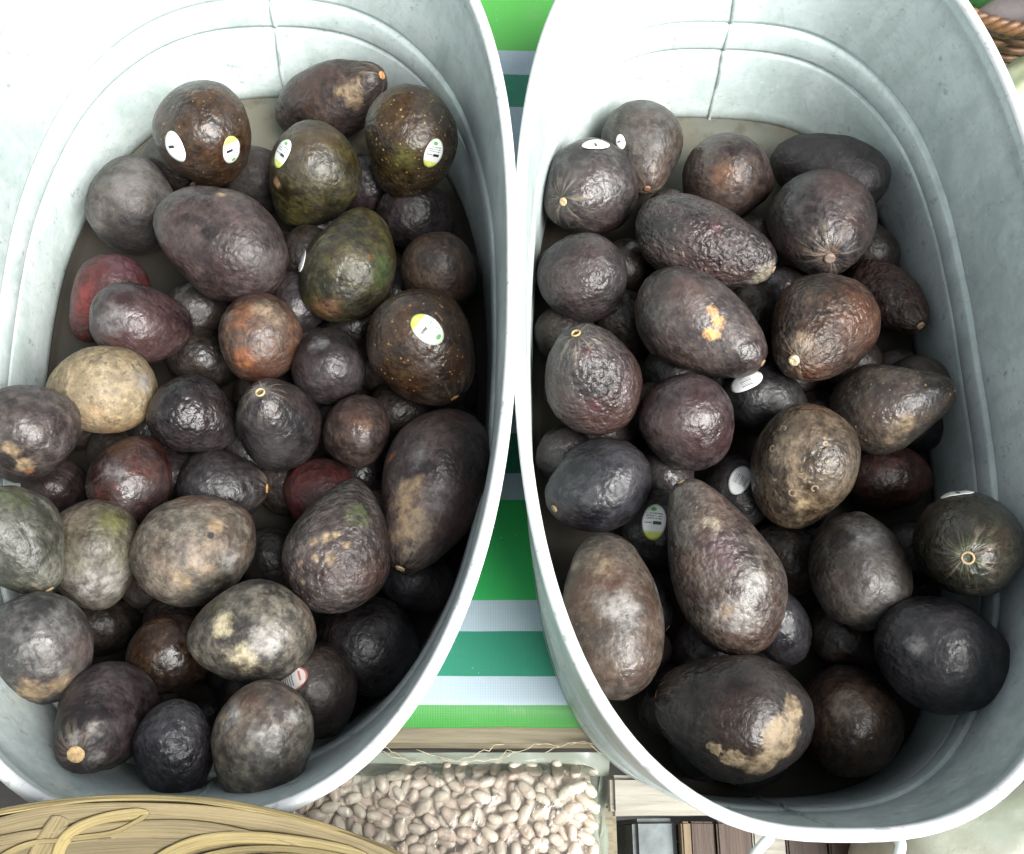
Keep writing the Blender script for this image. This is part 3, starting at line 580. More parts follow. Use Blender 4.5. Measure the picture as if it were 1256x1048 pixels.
 ('L', [-0.2769, 0.2202, 0.0281], 0.0211, 0.0249, [0.5611, -0.4012, -0.724], 0.06, 'KP', 'dark violet avocado in the gap right of the torn scar fruit', {}, [], [], ''),
 ('L', [-0.2352, 0.1286, 0.0256], 0.0192, 0.0252, [0.7755, -0.0492, -0.6294], 0.06, 'KN', 'black avocado in the gap right of the pewter grey one', {}, [], [], ''),
 ('R', [0.0902, 0.4543, 0.0519], 0.0356, 0.0398, [-0.5897, -0.5797, 0.5623], 0.08, 'PG', 'round avocado with tan stem dot on its left and white sticker edge at top', {'wr': 0.5, 'ro': 0.36}, [(-0.0113, 0.0057, 0.0372, 0.005, 'ltan2', 0.6)], [(-0.0122, 0.0333, 0.0035, 0.5876, 0.2546, -0.768, 'plain', 1.0)], 'tan'),
 ('R', [0.1353, 0.4996, 0.0379], 0.0319, 0.0385, [0.0375, -0.9989, 0.0268], 0.14, 'GN', 'dusky grey avocado at the far end with its stem dot facing down', {'ro': 0.5}, [], [(-0.0217, 0.0221, 0.0088, 0.1102, -0.1899, 0.9756, 'plain', 0.55)], 'rust'),
 ('R', [0.2019, 0.4753, 0.0398], 0.0328, 0.0362, [0.9582, 0.1757, -0.2258], 0.08, 'NP', 'mocha avocado with a coppery sheen lying on bare floor at the far end', {'ro': 0.36}, [(-0.0149, 0.0234, -0.0195, 0.0159, 'brown', 0.9)], [], ''),
 ('R', [0.2801, 0.4828, 0.036], 0.03, 0.0481, [-0.7815, 0.5151, -0.352], 0.1, 'K', 'dark avocado lying against the far right curve behind a big round one', {'ro': 0.55}, [], [], ''),
 ('R', [0.2621, 0.4234, 0.0602], 0.0381, 0.0439, [-0.0909, -0.8874, 0.452], 0.06, 'PG', 'big round avocado with a grey stem knob, above the brown wrinkled one', {'ro': 0.36, 'wr': 0.4}, [(-0.0008, 0.0005, 0.0439, 0.009, 'brown', 0.6)], [], 'brown'),
 ('R', [0.1701, 0.3936, 0.0724], 0.0316, 0.0538, [0.8736, -0.4744, 0.1084], 0.15, 'PG', 'long wrinkled avocado with a bare tan tip', {'ro': 0.28, 'wr': 0.5, 'bump': 1.6}, [(-0.0085, 0.006, 0.0507, 0.0133, 'tan2', 0.7), (-0.0141, 0.0184, -0.0365, 0.0096, 'dark', 0.8), (-0.0015, 0.0314, 0.006, 0.006, 'maroon', 0.8)], [], ''),
 ('R', [0.0832, 0.3715, 0.0602], 0.031, 0.0335, [0.4967, -0.4361, -0.7504], 0.06, 'KP', 'dark round avocado against the left wall, second down from the far end', {'ro': 0.36, 'bump': 1.3}, [], [], ''),
 ('R', [0.1617, 0.3285, 0.075], 0.0345, 0.0502, [0.787, -0.6107, 0.0879], 0.15, 'GP', 'pear shaped avocado with a bright orange tan scar on its neck', {'ro': 0.38, 'wr': 0.4}, [(-0.0024, 0.0341, 0.007, 0.0058, 'orange', 0.5), (-0.007, 0.0321, 0.0155, 0.0075, 'orange', 0.6), (-0.0158, 0.0285, 0.0168, 0.0081, 'orange', 0.8), (-0.031, -0.0144, -0.0067, 0.0058, 'tan', 1.0), (-0.0295, -0.0124, -0.0188, 0.0046, 'tan', 1.0)], [], ''),
 ('R', [0.247, 0.3278, 0.0769], 0.0352, 0.0509, [-0.5331, -0.7013, 0.4734], 0.08, 'N2', 'brown avocado with radiating wrinkles around a pale stem knob', {'ro': 0.32, 'wr': 0.8, 'bump': 1.4}, [(-0.0049, 0.0111, 0.0478, 0.0107, 'ltan2', 1.0)], [], 'knob'),
 ('R', [0.3168, 0.3758, 0.0325], 0.0233, 0.0397, [0.3813, -0.8151, 0.4362], 0.12, 'NP', 'small dark brown avocado with a tan stem end beside the right wall', {'ro': 0.35, 'bump': 1.5}, [], [], 'tan'),
 ('R', [0.0848, 0.2872, 0.0754], 0.0337, 0.0409, [-0.3195, 0.424, 0.8474], 0.08, 'PG', 'pebbly avocado with a bright shine and small stem ring, against the left wall', {'ro': 0.25, 'bump': 1.6}, [(0.0037, 0.0142, 0.0368, 0.0066, 'maroon', 0.7), (0.0183, 0.0279, 0.0049, 0.0078, 'maroon', 0.8)], [], 'ring'),
 ('R', [0.1481, 0.2579, 0.0722], 0.0313, 0.0338, [0.2398, -0.7535, -0.6121], 0.08, 'P', 'smooth plum purple avocado with a broad shine, above the big pear shaped one', {'ro': 0.3}, [], [], ''),
 ('R', [0.2902, 0.2715, 0.0725], 0.0306, 0.0429, [0.8611, 0.0691, 0.5038], 0.17, 'GB2', 'pointed avocado with tan flecks whose tip points at the right wall', {'spk': 0.8, 'ro': 0.36}, [(-0.0261, 0.016, 0.0004, 0.0106, 'ltan2', 0.8), (-0.0212, 0.0209, 0.01, 0.0094, 'tan', 1.0), (-0.0037, 0.0204, 0.0316, 0.0118, 'dark', 0.6)], [], ''),
 ('R', [0.2231, 0.2272, 0.0748], 0.0346, 0.0423, [-0.1778, -0.7359, -0.6534], 0.06, 'GT', 'tan flushed avocado with small curly scars', {'ro': 0.3, 'bump': 1.2}, [(-0.0197, 0.0257, -0.0149, 0.0135, 'ltan2', 1.0), (-0.0095, 0.0333, -0.0004, 0.0112, 'ltan2', 1.0), (0.0004, 0.0324, 0.0147, 0.0067, 'tan', 1.0), (-0.0269, 0.0189, -0.0133, 0.0028, 'curl', 0), (-0.0228, 0.0144, -0.0265, 0.0028, 'curl', 0), (-0.0216, 0.0268, 0.0042, 0.0028, 'curl', 0), (-0.0083, 0.0328, 0.0087, 0.0034, 'curl', 0), (0.004, 0.0344, 0.0014, 0.0028, 'curl', 0), (-0.0298, 0.0174, -0.0034, 0.0022, 'curl', 0), (-0.0056, 0.0339, -0.0046, 0.0028, 'curl', 0), (0.0029, 0.0267, -0.0267, 0.0022, 'curl', 0)], [], ''),
 ('R', [0.0903, 0.2196, 0.0519], 0.0314, 0.0367, [-0.8271, -0.5365, 0.1674], 0.08, 'B', 'blue black avocado in shade against the left wall', {'ro': 0.36}, [], [], ''),
 ('R', [0.2109, 0.2856, 0.0455], 0.0265, 0.0317, [0.8817, -0.3838, -0.2742], 0.06, 'KB', 'black avocado showing part of a sticker under the tip of the scarred pear shaped one', {}, [], [(-0.0028, 0.0165, -0.0246, 0.6593, 0.5727, 0.4871, 'bar', 1.1)], ''),
 ('R', [0.1912, 0.2229, 0.0294], 0.0228, 0.0279, [0.2512, -0.7952, -0.5518], 0.06, 'KB', 'black avocado showing half a sticker left of the tan flushed one', {}, [], [(-0.0039, 0.0184, -0.0158, 0.7297, -0.2514, -0.6359, 'bar', 1.0)], ''),
 ('R', [0.1619, 0.161, 0.0776], 0.0353, 0.0587, [-0.4045, 0.8656, 0.2951], 0.2, 'GP2', 'largest pear shaped avocado, brown at the neck and silvery at the bulb', {'ro': 0.38, 'bump': 1.3}, [(0.0052, 0.0297, 0.0304, 0.0107, 'tan2', 1.0), (0.0055, 0.0344, 0.0092, 0.0181, 'plum', 0.8), (0.0117, 0.0285, -0.0287, 0.017, 'grey2', 1.0), (0.0174, 0.0272, -0.0235, 0.0085, 'ltan2', 1.0), (-0.0041, 0.034, -0.0139, 0.0117, 'grey2', 1.0)], [], ''),
 ('R', [0.1331, 0.1939, 0.0306], 0.0246, 0.0297, [0.2282, -0.8108, -0.539], 0.06, 'KB', 'black avocado with a whole upright sticker left of the largest pear shaped one', {}, [], [(-0.0073, 0.0199, -0.0151, 0.3697, -0.3453, -0.8626, 'lime', 1.15)], ''),
 ('R', [0.0924, 0.1282, 0.0733], 0.0327, 0.0532, [-0.0605, 0.9889, -0.1358], 0.06, 'GT2', 'tall grey brown avocado leaning on the left wall', {'ro': 0.36, 'wr': 0.3}, [(0.008, 0.0279, 0.0244, 0.0125, 'ltan2', 1.0), (0.0216, 0.0164, 0.0297, 0.0083, 'ltan2', 0.9), (-0.0006, 0.0326, -0.0039, 0.0187, 'grey2', 1.0)], [], ''),
 ('R', [0.1616, 0.0662, 0.0788], 0.0379, 0.0468, [-0.9578, 0.2414, -0.1557], 0.08, 'K2', 'large black avocado with a rough tan crust on its lower right side', {'ro': 0.28}, [(0.0098, 0.028, -0.0292, 0.0135, 'crust', 0.5), (0.0251, 0.0231, -0.0205, 0.0114, 'crust', 0.6), (-0.0076, 0.0263, -0.0324, 0.0083, 'crust', 0.6), (0.0278, 0.0256, -0.0045, 0.0073, 'crust', 0.9), (0.0253, 0.0275, 0.0077, 0.0047, 'crust', 0.9)], [], 'orange'),
 ('R', [0.2068, 0.1287, 0.0394], 0.021, 0.0276, [0.5494, -0.7632, -0.3401], 0.06, 'B', 'small purple black avocado between the bulb of the largest pear and the greyish faceted one', {'ro': 0.3}, [], [], ''),
 ('R', [0.2526, 0.1591, 0.0722], 0.0315, 0.0396, [-0.0537, 0.991, -0.1228], 0.08, 'GN', 'greyish faceted avocado with a crease down its left side', {'ro': 0.4, 'facet': 1}, [(0.0001, 0.0302, 0.0115, 0.0167, 'grey', 0.8), (0.0167, 0.0251, 0.0116, 0.01, 'dark', 0.8)], [], ''),
 ('R', [0.3126, 0.1673, 0.1048], 0.0324, 0.0551, [-0.4612, -0.3523, 0.8144], 0.06, 'KG', 'dark avocado with a brown stem ring and green shine, by the right wall', {'ro': 0.24, 'wr': 0.8}, [(-0.0014, 0.0032, 0.0547, 0.0133, 'green', 1.0)], [(-0.028, 0.0162, 0.0041, 0.4201, 0.7323, -0.536, 'plain', 1.0)], 'ring2'),
 ('R', [0.2934, 0.1001, 0.0886], 0.0344, 0.0421, [0.914, -0.4056, 0.0071], 0.08, 'B2', 'broad dark avocado with a bluish shine, at the near right curve', {'ro': 0.36}, [(-0.0075, 0.0265, -0.0253, 0.0077, 'grey', 1.0)], [], ''),
 ('R', [0.2487, 0.0687, 0.0385], 0.0325, 0.0373, [-0.1129, 0.8655, -0.488], 0.08, 'N3', 'dark brown avocado low at the near end, right of the crusted one', {'ro': 0.32}, [(0.011, 0.0289, -0.0118, 0.0136, 'ltan3', 1.0)], [], ''),
 ('R', [0.2978, 0.2349, 0.0307], 0.0242, 0.0318, [0.9978, -0.0112, 0.0647], 0.06, 'M2', 'dark maroon avocado in shade under the pointed one', {}, [], [], ''),
 ('R', [0.2217, 0.1767, 0.0282], 0.0213, 0.0263, [0.5537, -0.7411, -0.3796], 0.06, 'KN', 'black avocado in the gap right of the largest pear neck', {}, [], [], ''),
 ('R', [0.118, 0.3549, 0.0266], 0.0206, 0.026, [0.5274, -0.6028, -0.5987], 0.06, 'KN', 'black avocado in the gap left of the scarred pear shaped one', {}, [], [], ''),
 ('R', [0.2556, 0.1224, 0.0271], 0.0208, 0.0257, [0.8826, -0.4519, -0.1293], 0.06, 'KN', 'black avocado in the gap below the greyish faceted one', {}, [], [], ''),
]
DEEP_AVOCADOS = [
 ('L', [-0.2268, 0.4837, 0.0285], 0.0215, 0.0245, [0.6925, -0.7214, 0.0], 0.08),
 ('L', [-0.0854, 0.2647, 0.0285], 0.0215, 0.0245, [0.3002, -0.9539, 0.0], 0.08),
 ('L', [-0.2243, 0.2016, 0.0285], 0.0215, 0.0245, [0.3059, -0.9521, 0.0], 0.08),
 ('L', [-0.1428, 0.2931, 0.0285], 0.0215, 0.0245, [0.0874, 0.9962, 0.0], 0.08),
 ('L', [-0.253, 0.3032, 0.0285], 0.0215, 0.0245, [-0.0503, 0.9987, 0.0], 0.08),
 ('L', [-0.2113, 0.264, 0.0285], 0.0215, 0.0245, [0.936, 0.3519, 0.0], 0.08),
 ('L', [-0.1924, 0.4997, 0.0285], 0.0215, 0.0245, [0.7676, -0.6409, 0.0], 0.08),
 ('L', [-0.0877, 0.3866, 0.0285], 0.0215, 0.0245, [0.9994, 0.0359, 0.0], 0.08),
 ('L', [-0.1434, 0.4004, 0.0285], 0.0215, 0.0245, [-0.9763, -0.2164, 0.0], 0.08),
 ('L', [-0.1474, 0.3464, 0.0285], 0.0215, 0.0245, [0.0126, 0.9999, 0.0], 0.08),
 ('L', [-0.0751, 0.168, 0.0285], 0.0215, 0.0245, [0.3487, 0.9372, 0.0], 0.08),
 ('L', [-0.1978, 0.0904, 0.0285], 0.0215, 0.0245, [0.9175, -0.3977, 0.0], 0.08),
 ('L', [-0.1854, 0.1311, 0.0285], 0.0215, 0.0245, [1.0, 0.0, 0.0], 0.08),
 ('L', [-0.0387, 0.239, 0.0285], 0.0215, 0.0245, [0.1953, -0.9807, 0.0], 0.08),
 ('L', [-0.1428, 0.0961, 0.0285], 0.0215, 0.0245, [0.0591, -0.9983, 0.0], 0.08),
 ('L', [-0.0481, 0.2816, 0.0285], 0.0215, 0.0245, [-0.7617, 0.6479, 0.0], 0.08),
 ('L', [-0.2397, 0.2431, 0.0285], 0.0215, 0.0245, [-0.0577, -0.9983, 0.0], 0.08),
 ('L', [-0.1131, 0.3229, 0.0285], 0.0215, 0.0245, [0.3331, -0.9429, 0.0], 0.08),
 ('L', [-0.0525, 0.3717, 0.0285], 0.0215, 0.0245, [-0.9979, 0.0655, 0.0], 0.08),
 ('L', [-0.025, 0.333, 0.0285], 0.0215, 0.0245, [0.0392, 0.9992, 0.0], 0.08),
 ('L', [-0.0614, 0.3177, 0.0285], 0.0215, 0.0245, [-0.9933, -0.1152, 0.0], 0.08),
 ('L', [-0.149, 0.2527, 0.0285], 0.0215, 0.0245, [0.2167, 0.9762, 0.0], 0.08),
 ('L', [-0.0266, 0.1907, 0.0285], 0.0215, 0.0245, [0.9977, 0.0676, 0.0], 0.08),
 ('L', [-0.188, 0.1885, 0.0285], 0.0215, 0.0245, [0.9, -0.436, 0.0], 0.08),
 ('L', [-0.2559, 0.172, 0.0285], 0.0215, 0.0245, [0.9676, 0.2525, 0.0], 0.08),
 ('L', [-0.0841, 0.3461, 0.0285], 0.0215, 0.0245, [-0.9288, -0.3706, 0.0], 0.08),
 ('L', [-0.104, 0.1123, 0.0285], 0.0215, 0.0245, [0.3423, -0.9396, 0.0], 0.08),
 ('L', [-0.1934, 0.4124, 0.0285], 0.0215, 0.0245, [-0.8847, -0.4662, 0.0], 0.08),
 ('L', [-0.0155, 0.2979, 0.0285], 0.0215, 0.0245, [-0.9977, -0.0679, 0.0], 0.08),
 ('L', [-0.1984, 0.2306, 0.0285], 0.0215, 0.0245, [-0.8313, 0.5559, 0.0], 0.08),
 ('L', [-0.1134, 0.4268, 0.0285], 0.0215, 0.0245, [0.0138, -0.9999, 0.0], 0.08),
 ('L', [-0.0489, 0.4964, 0.0285], 0.0215, 0.0245, [-0.5981, -0.8014, 0.0], 0.08),
 ('L', [-0.2759, 0.2758, 0.0285], 0.0215, 0.0245, [-0.1475, 0.9891, 0.0], 0.08),
 ('L', [-0.012, 0.3872, 0.0285], 0.0215, 0.0245, [-0.3808, -0.9246, 0.0], 0.08),
 ('L', [-0.1525, 0.1303, 0.025], 0.018, 0.0205, [0.7925, 0.6099, 0.0], 0.08),
 ('L', [-0.1648, 0.0714, 0.025], 0.018, 0.0205, [-0.881, 0.4731, 0.0], 0.08),
 ('L', [-0.206, 0.1628, 0.025], 0.018, 0.0205, [0.924, 0.3824, 0.0], 0.08),
 ('L', [-0.1187, 0.2695, 0.025], 0.018, 0.0205, [-0.9412, -0.3378, 0.0], 0.08),
 ('L', [-0.086, 0.0859, 0.025], 0.018, 0.0205, [-0.368, 0.9298, 0.0], 0.08),
 ('L', [-0.1238, 0.2296, 0.025], 0.018, 0.0205, [0.1438, 0.9896, 0.0], 0.08),
 ('L', [-0.1206, 0.0739, 0.025], 0.018, 0.0205, [0.3222, 0.9467, 0.0], 0.08),
 ('L', [-0.0099, 0.2669, 0.025], 0.018, 0.0205, [-0.3968, 0.9179, 0.0], 0.08),
 ('L', [-0.1807, 0.2733, 0.025], 0.018, 0.0205, [-0.4805, 0.877, 0.0], 0.08),
 ('L', [-0.0963, 0.2942, 0.025], 0.018, 0.0205, [0.1138, -0.9935, 0.0], 0.08),
 ('L', [-0.0556, 0.2081, 0.025], 0.018, 0.0205, [-0.5393, -0.8421, 0.0], 0.08),
 ('L', [-0.0116, 0.2221, 0.025], 0.018, 0.0205, [0.9684, 0.2494, 0.0], 0.08),
 ('L', [-0.0742, 0.233, 0.025], 0.018, 0.0205, [-0.7314, -0.682, 0.0], 0.08),
 ('L', [-0.127, 0.0804, 0.056], 0.0215, 0.0245, [0.1563, 0.9877, 0.0], 0.08),
 ('L', [-0.1171, 0.3905, 0.051], 0.018, 0.0205, [-0.6225, -0.7826, 0.0], 0.08),
 ('L', [-0.1213, 0.3524, 0.051], 0.018, 0.0205, [-0.2006, -0.9797, 0.0], 0.08),
 ('L', [-0.1356, 0.1204, 0.051], 0.018, 0.0205, [0.5741, -0.8188, 0.0], 0.08),
 ('L', [-0.0564, 0.1911, 0.051], 0.018, 0.0205, [0.1046, -0.9945, 0.0], 0.08),
 ('R', [0.2118, 0.3641, 0.0285], 0.0215, 0.0245, [0.5025, 0.8646, 0.0], 0.08),
 ('R', [0.1584, 0.3761, 0.0285], 0.0215, 0.0245, [-0.2232, 0.9748, 0.0], 0.08),
 ('R', [0.1508, 0.3115, 0.0285], 0.0215, 0.0245, [0.2553, -0.9669, 0.0], 0.08),
 ('R', [0.0987, 0.2709, 0.0285], 0.0215, 0.0245, [0.9033, 0.4291, 0.0], 0.08),
 ('R', [0.0786, 0.3039, 0.0285], 0.0215, 0.0245, [-0.7983, -0.6022, 0.0], 0.08),
 ('R', [0.1349, 0.0802, 0.0285], 0.0215, 0.0245, [-0.2088, 0.978, 0.0], 0.08),
 ('R', [0.2909, 0.142, 0.0285], 0.0215, 0.0245, [0.7942, -0.6077, 0.0], 0.08),
 ('R', [0.2892, 0.2817, 0.0285], 0.0215, 0.0245, [0.6686, -0.7436, 0.0], 0.08),
 ('R', [0.1162, 0.3981, 0.0285], 0.0215, 0.0245, [-0.8094, -0.5873, 0.0], 0.08),
 ('R', [0.1867, 0.0473, 0.0285], 0.0215, 0.0245, [-0.6199, -0.7847, 0.0], 0.08),
 ('R', [0.1636, 0.2699, 0.0285], 0.0215, 0.0245, [-0.814, -0.5809, 0.0], 0.08),
 ('R', [0.2676, 0.1775, 0.0285], 0.0215, 0.0245, [-0.948, -0.3183, 0.0], 0.08),
 ('R', [0.193, 0.4011, 0.0285], 0.0215, 0.0245, [0.2925, -0.9563, 0.0], 0.08),
 ('R', [0.1145, 0.1097, 0.0285], 0.0215, 0.0245, [0.8749, 0.4842, 0.0], 0.08),
 ('R', [0.1835, 0.3392, 0.0285], 0.0215, 0.0245, [-0.6431, -0.7658, 0.0], 0.08),
 ('R', [0.2403, 0.3155, 0.0285], 0.0215, 0.0245, [-0.7825, -0.6227, 0.0], 0.08),
 ('R', [0.1594, 0.4123, 0.0285], 0.0215, 0.0245, [0.2341, 0.9722, 0.0], 0.08),
 ('R', [0.1394, 0.2383, 0.0285], 0.0215, 0.0245, [0.244, 0.9698, 0.0], 0.08),
 ('R', [0.0839, 0.1459, 0.0285], 0.0215, 0.0245, [-0.3288, -0.9444, 0.0], 0.08),
 ('R', [0.2612, 0.356, 0.0285], 0.0215, 0.0245, [0.9777, -0.2101, 0.0], 0.08),
 ('R', [0.2357, 0.2197, 0.0285], 0.0215, 0.0245, [0.2447, -0.9696, 0.0], 0.08),
 ('R', [0.159, 0.114, 0.0285], 0.0215, 0.0245, [-0.7431, -0.6691, 0.0], 0.08),
 ('R', [0.2521, 0.2779, 0.0285], 0.0215, 0.0245, [0.9938, -0.1108, 0.0], 0.08),
 ('R', [0.2843, 0.3215, 0.0285], 0.0215, 0.0245, [-0.5289, -0.8487, 0.0], 0.08),
 ('R', [0.1895, 0.0828, 0.0285], 0.0215, 0.0245, [-0.6237, 0.7817, 0.0], 0.08),
 ('R', [0.3074, 0.1786, 0.0285], 0.0215, 0.0245, [0.2834, -0.959, 0.0], 0.08),
 ('R', [0.1712, 0.1594, 0.0285], 0.0215, 0.0245, [-0.998, -0.0629, 0.0], 0.08),
 ('R', [0.3159, 0.3137, 0.025], 0.018, 0.0205, [0.3868, 0.9222, 0.0], 0.08),
 ('R', [0.0755, 0.3964, 0.025], 0.018, 0.0205, [0.8289, -0.5594, 0.0], 0.08),
 ('R', [0.0743, 0.2491, 0.025], 0.018, 0.0205, [0.9173, -0.3981, 0.0], 0.08),
 ('R', [0.1561, 0.0546, 0.025], 0.018, 0.0205, [0.5894, 0.8078, 0.0], 0.08),
 ('R', [0.188, 0.3076, 0.025], 0.018, 0.0205, [0.8899, -0.4561, 0.0], 0.08),
 ('R', [0.3092, 0.4215, 0.025], 0.018, 0.0205, [-0.453, 0.8915, 0.0], 0.08),
 ('R', [0.2419, 0.3819, 0.025], 0.018, 0.0205, [0.9934, 0.115, 0.0], 0.08),
 ('R', [0.1194, 0.1452, 0.025], 0.018, 0.0205, [0.7643, -0.6449, 0.0], 0.08),
 ('R', [0.2178, 0.4231, 0.025], 0.018, 0.0205, [-0.6967, -0.7174, 0.0], 0.08),
 ('R', [0.1344, 0.2837, 0.025], 0.018, 0.0205, [0.8814, -0.4724, 0.0], 0.08),
 ('R', [0.1531, 0.4433, 0.025], 0.018, 0.0205, [-0.7038, -0.7104, 0.0], 0.08),
 ('R', [0.3221, 0.2783, 0.025], 0.018, 0.0205, [0.9005, -0.4349, 0.0], 0.08),
 ('R', [0.0726, 0.3471, 0.025], 0.018, 0.0205, [0.5474, 0.8369, 0.0], 0.08),
 ('R', [0.3227, 0.2945, 0.051], 0.018, 0.0205, [0.3625, -0.932, 0.0], 0.08),
]

GRP = {'L': 'avocados in the left tub', 'R': 'avocados in the right tub'}
for i, (tb, c, w, L, ax, k, pre, lab, tw, marks, stk, stem) in enumerate(AVOCADOS):
    sd = i*7.31+2
    me, V, F = avocado_mesh(w, L, k, sd, tw)
    o = link('avocado', me, avocado_mat(pre, tw, marks, L, sd, stem))
    o.matrix_world = Matrix.Translation(c) @ basis(ax).to_4x4()
    tag(o, lab, 'avocado', GRP[tb])
    add_stem(o, V, L, stem)
    for s in stk: add_sticker(o, V, F, s, sd)
deep_m = [avocado_mat(p, {}, [], .026, 300+7*j, '') for j, p in enumerate(('KN', 'KP', 'KB'))]
protos = [avocado_mesh(.0215, .0245, .08, 500+13*j, {}) for j in range(4)]
for i, (tb, c, w, L, ax, k) in enumerate(DEEP_AVOCADOS):
    me, V, F = protos[i % 4]
    if not me.materials: me.materials.append(deep_m[i % 3])
    o = link('avocado', me); o.matrix_world = Matrix.Translation(c) @ basis(ax).to_4x4()
    tag(o, 'nearly black avocado buried at the bottom of the %s tub' % ('left' if tb == 'L' else 'right'), 'avocado', 'buried avocados at the bottom of the %s tub' % ('left' if tb == 'L' else 'right'))
    add_stem(o, V, L, '')

# ------------------------------------------------------------------ bag of beans
q = N('bean_skin'); oi = q.n('ObjectInfo').outputs['Random']
v = q.n('VectorMath', (q.tc, q.n('CombineXYZ', (q.math('MULTIPLY', oi, 7.),)*3).outputs[0]), operation='ADD').outputs[0]
ramp = q.n('ValToRGB', (oi,)); e = ramp.color_ramp.elements
e[0].color = (.58, .49, .41, 1); e[1].color = (.60, .485, .41, 1); e[1].position = .9
for p, cc in ((.3, (.66, .59, .51, 1)), (.55, (.53, .42, .35, 1)), (.75, (.66, .60, .50, 1))):
    x = ramp.color_ramp.elements.new(p); x.color = cc
c = q.mix(q.mapr(q.noise(420, 3, q.shift(v, scale=(1, .45, 1)), .7), .60, .68, 0, .45), ramp.outputs[0], (.26, .14, .10))
bean_m = q.set(Base_Color=c, Roughness=.33, Normal=q.bump(q.noise(200, 2, v), .1, .0005))
bag = tag(empty('bean_bag', (0, 0, 0)), 'clear plastic bag packed with pale speckled beans between the tubs', 'bag')
BX0, BX1, BY0, BY1, BZ = -.205, .0925, -.125, .047, .004
def bean_mesh(seed):
    V = []; nu, nv = 10, 14
    for a in range(nu):
        th = math.pi*a/(nu-1)
        for b in range(nv):
            ph = 2*math.pi*b/nv
            x = math.cos(th); r = math.sin(th)**.85
            y = r*math.cos(ph); z = r*math.sin(ph)
            y = y*(1 if y > 0 else .86)-.22*(1-x*x)*0+.16*(x*x)      # kidney bend
            V.append((x*.0075, y*.0047, z*.0041))
    V = np.array(V); V += (perlin(V/.006+seed)*.0005)[:, None]*np.sign(V)
    return mesh('bean', V, grid_faces(nu, nv))
bms = [bean_mesh(s) for s in range(6)]
for m_ in bms: m_.materials.append(bean_m)
from mathutils import Euler
rnd = random.Random(11)
placed = []
def bulge(x, y):
    fx = min(1, max(0, (BX1-x)/.02)); fy = min(1, max(0, (BY1-y)/.018))
    return BZ-.024+.022*(1-(1-fx)**2)**.5*(1-(1-fy)**2)**.5
cnt = 0
for layer, need in ((0, 175), (1, 125)):
    tries = 0; got = 0
    while got < need and tries < 30000:
        tries += 1
        x = rnd.uniform(-.115, BX1-.005); y = rnd.uniform(-.021, BY1-.005)
        if y < .024-.55*(x+.115): continue
        mind = .0078 if layer == 0 else .0090
        if any((x-a)**2+(y-b)**2 < mind*mind for a, b, l in placed if l == layer): continue
        # leave room for the basket's flank and the left tub's flaring wall
        if x < -.045 and y > .034: continue
        z = bulge(x, y)-.0105+.0062*layer+rnd.uniform(-.0012, .0012)
        o = bpy.data.objects.new('bean', bms[rnd.randrange(6)]); COL.objects.link(o)
        o.location = (x, y, z); sc_ = rnd.uniform(.68, .96)
        o.scale = (sc_*rnd.uniform(.9, 1.1), sc_, sc_)
        o.rotation_euler = Euler((rnd.uniform(0, 6.3), rnd.uniform(-.5, .5), rnd.uniform(0, 6.3)))
        tag(o, 'pale speckled bean heaped in the clear plastic bag', 'bean', 'beans in the clear plastic bag')
        placed.append((x, y, layer)); got += 1; cnt += 1
# the body of beans beneath the ones in view, one mass
V, F = [], []
nx, ny = 50, 30
for j in range(ny):
    for i in range(nx):
        x = BX0+.006+(BX1-BX0-.012)*i/(nx-1); y = BY0+.006+(BY1-BY0-.012)*j/(ny-1)
        V.append((x, y, bulge(x, y)-.0130))
V = np.array(V); V[:, 2] += .003*perlin(V/.008)
heap = link('bean_heap', mesh('bean_heap', V, grid_faces(ny, nx, False)), bean_m)
md = heap.modifiers.new('depth', 'SOLIDIFY'); md.thickness = .03; md.offset = -1
tag(heap, 'mass of pale beans filling the bottom of the clear plastic bag', 'beans', kind='stuff')
q = N('clear_plastic'); t_ = q.t
tr = q.n('BsdfTransparent', {'Color': (.97, .985, .975, 1)}); gl = q.n('BsdfGlossy', {'Color': (1, 1, 1, 1), 'Roughness': .16})
df = q.n('BsdfDiffuse', {'Color': (.75, .8, .76, 1)})
crk = q.noise(55, 3, q.shift(q.tc, scale=(1, .6, 1)), .6, 1.2)
nb = q.bump(crk, .6, .004)
t_.links.new(nb, gl.inputs['Normal'])
fr = q.n('Fresnel', {'IOR': 1.45, 'Normal': nb}).outputs[0]
m1 = q.n('MixShader', (.03, tr.outputs[0], df.outputs[0])); m2 = q.n('MixShader', (fr, m1.outputs[0], gl.outputs[0]))
t_.links.new(m2.outputs[0], t_.nodes['Material Output'].inputs['Surface'])
film = q.m
q = N('cloudy_plastic'); t_ = q.t
tr = q.n('BsdfTransparent', {'Color': (.9, .95, .92, 1)}); gl = q.n('BsdfGlossy', {'Roughness': .2}); df = q.n('BsdfDiffuse', {'Color': (.36, .41, .34, 1)})
m1 = q.n('MixShader', (.55, tr.outputs[0], df.outputs[0])); m2 = q.n('MixShader', (.1, m1.outputs[0], gl.outputs[0]))
t_.links.new(m2.outputs[0], t_.nodes['Material Output'].inputs['Surface'])
cloudy = q.m
nx, ny = 90, 60; V = []
for j in range(ny):
    for i in range(nx):
        x = BX0+(BX1+.003-BX0)*i/(nx-1); y = BY0+(BY1+.001-BY0)*j/(ny-1)
        V.append((x, y, bulge(x, y)+.0015))
V = np.array(V); V[:, 2] += .0018*perlin(V/.018)+.0008*perlin(V/.007)
o = link('plastic_film', mesh('plastic_film', V, grid_faces(ny, nx, False)), film, bag)
V = []
